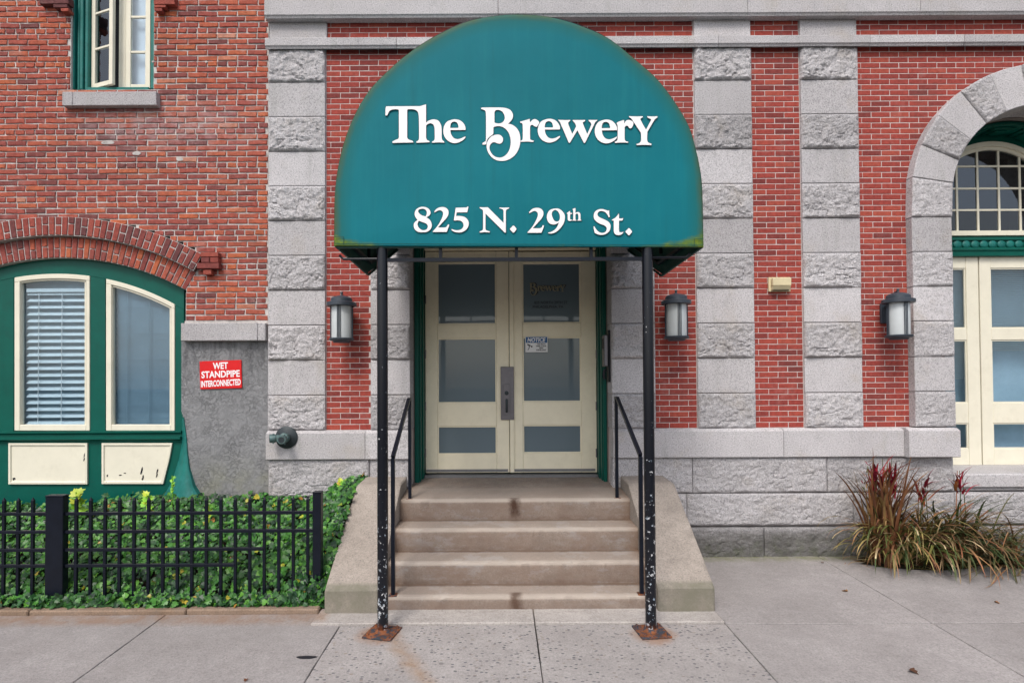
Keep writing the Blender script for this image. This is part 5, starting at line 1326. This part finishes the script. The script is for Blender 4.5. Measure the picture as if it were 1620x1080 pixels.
# ============================================================ SMALL THINGS ON THE WALLS
# two-way fire department inlet
x, z = P(452, 692, -0.12)
F = thing('standpipe_inlet', (x, -0.09, z), 'corroded two-way fire department inlet below the red sign', 'standpipe')
MB().lathe((x, -0.09, z), [(0.0, 0.0), (0.118, 0.0), (0.120, 0.008), (0.112, 0.016), (0.06, 0.022), (0.045, 0.03)], 36, 'y').build('wall_plate', 'iron', F, smooth=True)
MB().lathe((x, -0.10, z), [(0.045, 0.0), (0.05, 0.03), (0.056, 0.06), (0.05, 0.085), (0.02, 0.10), (0.0, 0.10)], 24, 'y').build('body', 'patina', F, smooth=True)
def outlet(dx, dy, dz, L_=0.13):
    p0 = Vector((x, -0.15, z)); d = Vector((dx, dy, dz)).normalized(); pts = [p0, p0+d*L_*0.45, p0+d*L_*0.6, p0+d*L_*0.62, p0+d*L_*0.9, p0+d*L_]
    o = MB().tube([tuple(p) for p in pts], [0.034, 0.036, 0.038, 0.046, 0.046, 0.042], 20).build('inlet', 'patina', F, smooth=True)
    e = p0+d*(L_+0.002); e2 = p0+d*(L_-0.02)
    MB().tube([tuple(e2), tuple(e)], 0.031, 18).build('swivel_ring', 'iron', o, smooth=True)
    for k in range(3):
        a = k*2.1; u = d.cross(Vector((0, 0, 1))).normalized(); v = d.cross(u); q = p0+d*L_*0.76+(u*math.cos(a)+v*math.sin(a))*0.048
        MB().lathe(tuple(q), [(0.009, -0.012), (0.009, 0.012)], 8).build('lug', 'patina', o, smooth=True)
outlet(-1.0, -0.45, 0.0, 0.15); outlet(0.16, -1.0, -0.03, 0.16)
# red sign
x0, z1 = P(316.5, 570.5, 0.02); x1, z0 = P(382.5, 614.5, 0.02)
xm, zm = (x0+x1)/2, (z0+z1)/2; ang = rad(1.6)
SG = thing('standpipe_sign', (xm, 0.02, zm), 'red sign with white letters WET STANDPIPE INTERCONNECTED on grey stucco', 'sign')
c_, s_ = math.cos(ang), math.sin(ang)
def rot4(w_, h_): return [(xm+u*c_-v*s_, zm+u*s_+v*c_) for u, v in ((-w_, -h_), (w_, -h_), (w_, h_), (-w_, h_))]
w2, h2 = (x1-x0)/2, (z1-z0)/2
MB().prism(rot4(w2, h2), 0.014, 0.027).build('plate', 'sign_red', SG, bevel=0.003)
SG.location.y = 0.02
text('WET', 0.11, 'white', SG, xm-0.003, zm+0.098, 0.0132, bold=0.003, rot=ang, fitw=0.165, fith=0.078)
text('STANDPIPE', 0.11, 'white', SG, xm, zm+0.006, 0.0132, bold=0.003, rot=ang, fitw=0.42, fith=0.088)
text('INTERCONNECTED', 0.11, 'white', SG, xm+0.002, zm-0.092, 0.0132, bold=0.0035, rot=ang, fitw=0.435, fith=0.090)
for u in (-w2+0.015, w2-0.015): MB().lathe((xm+u, 0.0135, zm+h2-0.015), [(0.005, 0), (0.004, 0.003), (0, 0.003)], 8, 'y').build('screw', 'pewter', SG)
# siren box
x0, z1 = P(1217.5, 438, -0.05); x1, z0 = P(1252.5, 460.5, -0.05)
SB_ = thing('alarm_box', ((x0+x1)/2, 0, (z0+z1)/2), 'small yellowed alarm sounder box on the brick strip between two granite pilasters', 'alarm box')
MB().box(x0, x1, -0.03, -0.001, z0, z1).build('back_box', 'box', SB_, bevel=0.004)
MB().box(x0+0.02, x1-0.018, -0.085, -0.031, z0+0.055, z1-0.012).build('cover', 'box', SB_, bevel=0.006)
MB().profile([(-0.031, z0+0.052), (-0.08, z0+0.052), (-0.055, z0+0.012), (-0.031, z0+0.012)], x0+0.02, x1-0.02).build('hood', 'box', SB_, bevel=0.003)
box('vent', 'dark', SB_, x0+0.035, x1-0.04, -0.07, -0.04, z0+0.006, z0+0.0115)
# intercom right of the doors
x0, z1 = P(955.5, 522, 0.02); x1, z0 = P(964.5, 604, 0.02)
IC = thing('intercom', (1.19, 0.1, (z0+z1)/2), 'grey and navy intercom fixed to the stone reveal right of the entrance doors', 'intercom')
box('back_plate', 'black_metal', IC, 1.196, 1.213, 0.02, 0.19, z0, z1, bevel=0.003)
box('body', 'pewter', IC, 1.150, 1.195, 0.03, 0.18, z0+0.17, z1-0.05, bevel=0.008)
box('screen', 'ink', IC, 1.1465, 1.1495, 0.05, 0.16, z1-0.20, z1-0.09)
MB().tube([(1.175, 0.09, z0+0.14), (1.16, 0.09, z0+0.12), (1.155, 0.09, z0+0.06), (1.168, 0.09, z0+0.03)], 0.017, 8).build('handset', 'ink', IC, smooth=True)
# notice on the right leaf
YN = YD-0.008
x0, z1 = P(831, 532.3, YN); x1, z0 = P(866.5, 556.8, YN); xm = (x0+x1)/2
NS = thing('notice_sign', (xm, YN, (z0+z1)/2), 'small white and blue NOTICE camera sign on the glass of the right entrance door', 'sign')
box('plate', 'white', NS, x0, x1, YN-0.001, YN+0.006, z0, z1, bevel=0.002)
zh_ = z1-(z1-z0)*0.40
box('header', 'sign_blue', NS, x0+0.006, x1-0.006, YN-0.0028, YN-0.001, zh_, z1-0.006)
text('NOTICE', 0.065, 'white', NS, xm, (zh_+z1-0.006)/2, YN-0.0036, bold=0.0025, shear=0.2, fitw=0.215)
for i, t_ in enumerate(('THIS AREA IS', 'UNDER 24 HOUR', 'VIDEO', 'SURVEILLANCE')):
    text(t_, 0.021, 'ink', NS, xm+0.055, zh_-0.016-0.023*i, YN-0.0016, bold=0.0008, fitw=(0.10, 0.12, 0.05, 0.115)[i])
cm = MB(); xx, zz_ = x0+0.055, z0+0.06
cm.prism([(xx-.035, zz_+.028), (xx-.028, zz_+.038), (xx+.008, zz_+.022), (xx+.002, zz_+.004)], YN-0.0022, YN-0.0012); cm.prism([(xx+.012, zz_+.018), (xx+.03, zz_+.012), (xx+.026, zz_-.006), (xx+.008, zz_+.002)], YN-0.0022, YN-0.0012)
cm.prism([(xx-.03, zz_-.035), (xx-.022, zz_-.035), (xx-.006, zz_-.012), (xx-.006, zz_+.008), (xx-.014, zz_+.01), (xx-.014, zz_-.01)], YN-0.0022, YN-0.0012)
cm.build('camera_pictogram', 'ink', NS)
# gilt lettering on the glass
Q = [[((a-763)*0.205+829.5+8, (b-168)*0.235+447) for a, b in g] for g in H1]
YG = YD+0.022
big = [[P(a, b, YG) for a, b in g] for g in Q if min(p[0] for p in g) > 836]
fill_curves(big, 'pane_lettering', 'gold', L2, YG, 0.0, 0.0008)
fill_curves([[(x_+0.012, z_+0.004) for x_, z_ in g] for g in big], 'pane_lettering_shadow', 'ghost', L2, YG+0.0025, 0.0015, 0.0006)
text('The', 0.05, 'gold', L2, *P(858, 455, YG), YG, name='pane_lettering', bold=0.0004)
text('825 NORTH 29TH ST.', 0.045, 'ghost', L2, *P(872, 478.5, YG), YG, name='pane_lettering', fitw=0.40)
text('PHILADELPHIA, PA', 0.045, 'ghost', L2, *P(867, 485.5, YG), YG, name='pane_lettering', fitw=0.36)

# ============================================================ IRON FENCE
YFN = -1.285
FN = thing('iron_fence', (X(300, YFN, 850), YFN, gz(YFN)), 'low black iron picket fence in front of the ivy bed', 'fence')
def fpost(a, b, top, name='post'):
    x0, x1 = P(a, 850, YFN)[0], P(b, 850, YFN)[0]; w_ = (x1-x0)/2; zt = P(b, top, YFN-w_)[1]; xm = (x0+x1)/2
    w_ = min(w_, 0.035)
    p = MB().box(x0, x1, YFN-w_, YFN+w_, gz(YFN)-0.02, zt-0.012).build(name, 'black_metal', FN, bevel=0.004)
    MB().box(x0-0.003, x1+0.003, YFN-w_-0.003, YFN+w_+0.003, zt-0.0118, zt).build('cap', 'black_metal', p, bevel=0.004)
fpost(76, 104, 785); fpost(496.5, 509.5, 778); fpost(-302, -274, 785)
zr = [P(300, p, YFN)[1] for p in (811, 839.5, 868, 893)]
xe = P(497, 850, YFN)[0]
for zi, zz_ in enumerate(zr):
    xe2 = xe if zi < 2 else P((418, 372)[zi-2], 850, YFN)[0]      # the two lower rails stop short, under the ivy
    for a, b in ((X(-280, YFN, 850), P(76, 850, YFN)[0]-0.001), (P(104, 850, YFN)[0]+0.001, xe2)):
        MB().box(a, b, YFN-0.015, YFN+0.015, zz_-0.013, zz_+0.013).build('rail', 'black_metal', FN, bevel=0.002)
ptop = P(300, 785, YFN)[1]; me = None; k = 0
r_ = 0.0115
pk = MB().box(-r_, r_, -0.0105, 0.0105, gz(YFN)-ptop+0.04, -0.03)
b = len(pk.v); pk.v += [(-r_, -0.0105, -0.0299), (r_, -0.0105, -0.0299), (r_, 0.0105, -0.0299), (-r_, 0.0105, -0.0299), (0, 0, 0)]; pk.f += [(b, b+1, b+4), (b+1, b+2, b+4), (b+2, b+3, b+4), (b+3, b, b+4)]
me = bpy.data.meshes.new('picket'); me.from_pydata(pk.v, [], pk.f); me.materials.append(M['black_metal'])
px = 487.0
while px > -250:
    if not (70 < px < 110):
        o = bpy.data.objects.new('picket', me); col.objects.link(o); o.parent = FN
        x_ = P(px, 850, YFN)[0]; o.location = (x_-FN.location.x, 0.0, ptop-FN.location.z+random.uniform(-.003, .003))
    px -= 22.9

# ============================================================ IVY BED
random.seed(5)
IX0, IX1 = -7.4, -1.455
def ivh(x, y):
    t = max(0.0, min(1.0, (y+1.30)/1.24))
    h = 0.035+0.62*t**0.72
    near = max(0.0, 1-abs(x-IX1)/0.55)
    h += near*0.12*max(0.0, min(1.0, (y+1.40)/0.12))+near*(0.16*math.sin(math.pi*min(1, t*1.15))+0.10*t)
    if x < -4.0: h -= min(0.10, (-4.0-x)*0.12)*t
    return h+0.05*fbm(Vector((x*2.2, y*2.2, 0)), 3)*(0.4+t)
rows = []
for j in range(15):
    y = -1.38+1.36*j/14; rows.append([(IX0+(IX1-IX0)*i/90, y, ivh(IX0+(IX1-IX0)*i/90, y)-0.055) for i in range(91)])
rows = [[(p[0], p[1], -0.05) for p in rows[0]]]+rows+[[(p[0], p[1], -0.05) for p in rows[-1]]]
MB().quadgrid(rows).build('planting_bed', 'soil', None, smooth=True, kind='structure')
LEAF = [(0, 0), (0.28, 0.02), (0.55, 0.28), (0.34, 0.42), (0.36, 0.72), (0.16, 0.70), (0, 1.0), (-0.16, 0.70), (-0.36, 0.72), (-0.34, 0.42), (-0.55, 0.28), (-0.28, 0.02)]
def add_leaf(mb, tn, p, nrm, up, s, fold=0.18, t=None):
    n_ = nrm.normalized(); u = up-n_*up.dot(n_); u = u.normalized() if u.length > 1e-3 else Vector((1, 0, 0)); r = u.cross(n_)
    b = len(mb.v); mb.v.append(tuple(p+u*0.42*s-n_*0.02*s))
    for a, c2 in LEAF: mb.v.append(tuple(p+r*a*s+u*c2*s+n_*(abs(a)*fold*s-0.12*s*(c2**2))))
    for k in range(12): mb.f.append((b, b+1+k, b+1+(k+1) % 12))
    t = random.random() if t is None else t; tn += [t]*13
def ivy_mass(n, region, name, lab, kindm='ivy', size=(0.030, 0.062), lift=(-.03, .035)):
    mb = MB(); tn = []
    for _ in range(n):
        x, y, z, nr = region()
        nr = nr+Vector((random.gauss(0, .45), random.gauss(0, .45), random.gauss(0, .4)))
        up = Vector((random.gauss(0, .8), random.gauss(-.3, .5), random.gauss(-.5, .6)))
        add_leaf(mb, tn, Vector((x, y, z+random.uniform(*lift))), nr, up, random.uniform(*size), t=min(0.999, max(0, random.gauss(0.42, 0.24)+0.25*fbm(Vector((x*2.5, y*3, 4)), 2))) if random.random() > 0.02 else random.uniform(.9, 1))
    o = mb.build(name, kindm, None, tones=tn, kind='stuff')
    if lab: o['label'] = lab; o['category'] = 'ivy'
    return o
def reg_bed():
    x = IX1-abs(random.random()**1.15)*(IX1-(-6.6)) ; y = -1.40+1.38*random.random()**1.1
    e = 0.02; dx_ = (ivh(x+e, y)-ivh(x-e, y))/(2*e); dy_ = (ivh(x, y+e)-ivh(x, y-e))/(2*e)
    return x, y, ivh(x, y), Vector((-dx_, -dy_-0.5, 1))
ivy_mass(12500, reg_bed, 'ivy', 'dark green ivy filling the bed behind the iron fence', size=(0.026, 0.070))
def reg_edge():    # ivy hugging the side wall of the steps and the front post
    t = random.random(); y = -1.42+1.25*t; x = IX1-random.random()**1.6*0.32
    top = 0.17+0.62*t; return x, y, random.uniform(0.02, 1.0)*top, Vector((-0.4, -1.2, 0.5))
ivy_mass(2200, reg_edge, 'ivy_fringe', 'ivy climbing beside the left side wall of the steps')
def reg_spill():
    x = random.uniform(-5.6, -1.5); return x, random.uniform(-1.42, -1.31), random.uniform(0.0, 0.07), Vector((0, -1, .5))
ivy_mass(1100, reg_spill, 'ivy_spill', 'low ivy spilling onto the brown kerb')
# upright lime sprigs
def sprig(px, py, h, n, sz, lab):
    y = -0.5 if px < 500 else -0.12; x, z = P(px, py, y); base = Vector((x, y, z-h))
    r = thing('weed', (x, y, z-h), lab, 'weed', 'bright weeds above the ivy')
    MB().tube([tuple(base), (x+0.01, y, z-h*0.5), (x, y, z)], 0.004, 5).build('stem', 'lime', r)
    for k in range(n):
        mb = MB(); tn = []; t = 0.45+0.55*k/n
        add_leaf(mb, tn, Vector((x+random.uniform(-.015, .015), y, z-h*(1-t))), Vector((random.gauss(0, .5), -1, .6)), Vector((math.cos(k*2.4), random.uniform(-.3, .3), 0.3+random.random())), sz, t=random.random())
        mb.build('leaf', 'lime', r, tones=tn)
sprig(120, 778, 0.35, 9, 0.10, 'broad lime-green weed behind the thick fence post'); sprig(232, 781, 0.25, 8, 0.07, 'lime-green sprig in front of the curved teal flare')
sprig(540, 760, 0.2, 7, 0.06, 'small lime-green sprig at the top of the left side wall'); sprig(272, 752, 0.3, 6, 0.04, 'thin sprig above the ivy beside the cream apron panel')
sprig(330, 800, 0.2, 6, 0.05, 'lime-green sprig in the middle of the ivy bed')

# ============================================================ ORNAMENTAL CLUMPS ON THE RIGHT
random.seed(21)
def blade(mb, tn, base, az, L_, w_, lean, droop, t=None, curl=0.0, seg=9):
    d = Vector((math.cos(az), math.sin(az), 0)); side = Vector((-math.sin(az), math.cos(az), 0)); p = Vector(base); th = lean
    b = len(mb.v); t = random.random() if t is None else t
    for k in range(seg+1):
        s = k/seg; ww = w_*min(1, 0.45+2.2*s)*max(0.04, (1-s)**0.55)
        nrm = d*(-math.cos(th))+Vector((0, 0, math.sin(th)))
        mb.v += [tuple(p-side*ww), tuple(p-nrm*0.35*ww), tuple(p+side*ww)]; tn += [min(.999, t+0.25*s*s)]*3
        p = p+(d*math.sin(th)+Vector((0, 0, math.cos(th))))*(L_/seg); th += droop/seg*(0.4+1.6*s); az += curl/seg
        d = Vector((math.cos(az), math.sin(az), 0)); side = Vector((-math.sin(az), math.cos(az), 0))
        if p.z < gz(p.y)+0.012: p.z = gz(p.y)+0.012
        if p.y > -0.13: p.y = -0.13
    for k in range(seg):
        q = b+3*k; mb.f += [(q, q+1, q+4, q+3), (q+1, q+2, q+5, q+4)]
def clump(px, py, y, rx, n_ind, n_stuff, L0, L1, w_, m, lab, name='ornamental_grass', cat='grass clump', lean=(0.05, .8), droop=(.6, 2.3), lim=None):
    x, _ = P(px, py, y); r = thing(name, (x, y, gz(y)), lab, cat)
    def one(mb, tn):
        az = random.uniform(math.pi*0.95, math.pi*2.05); a2 = random.uniform(0, 6.28); q = random.random()**.5
        blade(mb, tn, (x+rx*q*math.cos(a2), y+0.13*q*math.sin(a2), gz(y)), az if lim is None else random.uniform(*lim), random.uniform(L0, L1), w_*random.uniform(.6, 1.3), random.uniform(*lean), random.uniform(*droop), curl=random.uniform(-.9, .9))
    for _i in range(n_ind):
        mb = MB(); tn = []; one(mb, tn); mb.build('leaf', m, r, tones=tn, smooth=True)
    mb = MB(); tn = []
    for _i in range(n_stuff): one(mb, tn)
    mb.build('foliage', m, r, tones=tn, smooth=True, kind='stuff')
    return r
for bx_, by_, rx_, ry_, hh_ in ((P(1455, 880, -.3)[0], -0.30, 0.62, 0.24, 0.07), (P(1585, 882, -.34)[0], -0.34, 0.24, 0.16, 0.05)):
    rows = [[(bx_+rx_*q*math.cos(t*math.pi/16)*(1+.12*math.sin(3*t)), by_+ry_*q*math.sin(t*math.pi/16), gz(by_)+hh_*(1-q*q)+0.012*fbm(Vector((q*6, t, rx_)), 3)) for t in range(33)] for q in (0.02, .3, .55, .8, 1.0)]
    MB().quadgrid(rows).build('planting_soil', 'soil', None, smooth=True, kind='structure')
lt = MB(); tn = []
for _ in range(420):
    bx_ = random.gauss(P(1455, 880, -.3)[0], 0.30) if random.random() < .8 else random.gauss(P(1585, 882, -.34)[0], 0.12)
    blade(lt, tn, (bx_, random.uniform(-0.52, -0.16), gz(-.3)+random.uniform(0.01, 0.07)), random.uniform(0, 6.28), random.uniform(.08, .3), random.uniform(.004, .010), random.uniform(1.2, 1.6), random.uniform(0, .5), curl=random.uniform(-1.5, 1.5), seg=5)
lt.build('leaf_litter', 'blade', None, tones=tn, kind='stuff')
clump(1425, 880, -0.32, 0.27, 110, 260, 0.4, 1.0, 0.016, 'blade', 'straw and green grass clump with drooping blades against the granite base', lean=(0.0, .75), droop=(1.0, 3.0))
clump(1500, 880, -0.34, 0.27, 80, 220, 0.4, 1.05, 0.015, 'dkblade', 'darker green and brown grass clump in the middle of the planting', lean=(0.0, .8), droop=(1.0, 2.9))
clump(1585, 882, -0.38, 0.16, 55, 90, 0.5, 1.05, 0.009, 'dkblade', 'wispy brown grass clump at the far right edge', lean=(.2, 1.3), droop=(.8, 3.0))
def red_plant(px, py_top, y, n, lab, w_=0.03, L0=.16, L1=.34, spread=0.10):
    x, z = P(px, py_top, y); r = thing('red_leaved_plant', (x, y, gz(y)), lab, 'foliage plant')
    for k in range(3):
        MB().tube([(x+0.03*(k-1), y, gz(y)), (x+0.05*(k-1)+.02, y+.02, z*0.5), (x+spread*(k-1)*0.6, y, z-L0*.5)], [0.007, 0.005, 0.003], 6).build('cane', 'dkblade', r, smooth=True)
    for k in range(n):
        mb = MB(); tn = []; i = k % 3-1
        blade(mb, tn, (x+spread*i*0.6+random.uniform(-.03, .03), y, z-L1*0.9+random.uniform(-.12, .1)), random.uniform(math.pi, 2*math.pi), random.uniform(L0, L1), w_*random.uniform(.6, 1.2), random.uniform(-.1, .8), random.uniform(.3, 1.6), seg=7)
        mb.build('leaf', 'redleaf', r, tones=tn, smooth=True)
red_plant(1396, 712, -0.36, 40, 'tall crimson and brown leaved plant at the left end of the grass clumps', 0.017, .16, .42, .16)
clump(1398, 880, -0.36, 0.10, 46, 30, 0.75, 1.2, 0.020, 'rusty', 'rust-brown strap-leaved clump standing tallest at the left of the planting', 'strap_leaved_plant', 'leafy plant', lean=(0.0, .22), droop=(.1, 1.1))
red_plant(1458, 752, -0.30, 16, 'bright crimson sprig in the middle of the grass clumps', 0.018, .12, .24, .05)
red_plant(1518, 735, -0.33, 14, 'red-tipped sprig right of the middle of the grass clumps', 0.016, .12, .26, .04)
# spidery yellow-red flower heads at the left
def florets(px, py, y, lab):
    x, z = P(px, py, y); r = thing('flower_head', (x, y, z-0.3), lab, 'flower')
    MB().tube([(x+.05, y, gz(y)), (x+.02, y, z*.6), (x, y, z)], 0.006, 6).build('stem', 'dkblade', r)
    for k in range(16):
        mb = MB(); tn = []; a = k*2.4; blade(mb, tn, (x+random.uniform(-.03, .03), y, z+random.uniform(-.08, .08)), a, random.uniform(.05, .11), .008, random.uniform(.6, 1.5), .4, t=random.choice((.55, .7, .8)), seg=4); mb.build('petal', 'blade' if k % 2 else 'redleaf', r, tones=tn)
florets(1374, 742, -0.36, 'upper spidery yellow and red flower head at the left of the grasses'); florets(1370, 775, -0.38, 'lower spidery yellow and red flower head at the left of the grasses')

# ============================================================ LITTER ON THE PAVEMENT
random.seed(3)
def ground_leaf(px, py, s, m, lab, name='fallen_leaf', cat='fallen leaf'):
    y = -2.0
    for _ in range(20):
        x, z = P(px, py, y); y += (z-gz(y)-0.004)*2.2*(-1 if True else 1)*(-1)*-0.5
    # intersect the ray with the sloping pavement
    r = RC @ Vector(((px-CX)/FPX, -(py-CY)/FPX, -1.0)); t = (GS*CAM.y-CAM.z+0.006)/(r.z-GS*r.y)
    p = CAM+r*t
    mb = MB(); tn = []; add_leaf(mb, tn, p, Vector((random.gauss(0, .2), random.gauss(0, .2), 1)), Vector((random.gauss(0, 1), random.gauss(0, 1), 0)), s, 0.5, t=random.random())
    o = mb.build(name, m, None, tones=tn); tag(o, lab, cat)
ground_leaf(1341, 935, 0.06, 'rusty', 'curled brown leaf on the pavement right of the steps'); ground_leaf(1438, 1059, 0.06, 'rusty', 'brown leaf on the pavement near the lower right corner')
ground_leaf(1573, 951, 0.045, 'rusty', 'small brown leaf on the pavement near the right edge'); ground_leaf(510, 963, 0.07, 'redleaf', 'reddish dead leaf at the corner of the ivy bed')
ground_leaf(390, 1073, 0.03, 'rusty', 'small dark leaf at the bottom of the pavement left of centre'); ground_leaf(1303, 890, 0.03, 'rusty', 'tiny brown leaf near the foot of the granite wall')
x, y = P(485, 1040, -2.35)[0], -2.28
r = RC @ Vector(((485-CX)/FPX, -(1039-CY)/FPX, -1.0)); t = (GS*CAM.y-CAM.z+0.002)/(r.z-GS*r.y); p = CAM+r*t
o = MB().plan([(p.x+math.cos(a)*0.07*(1+.15*math.sin(3*a)), p.y+math.sin(a)*0.02) for a in [k*0.4 for k in range(16)]], lambda y: gz(y)+0.004, lambda y: gz(y)-0.002).build('tar_patch', 'ink', None)
tag(o, 'small black tar patch on the pavement beside the joint left of the steps', 'tar patch')
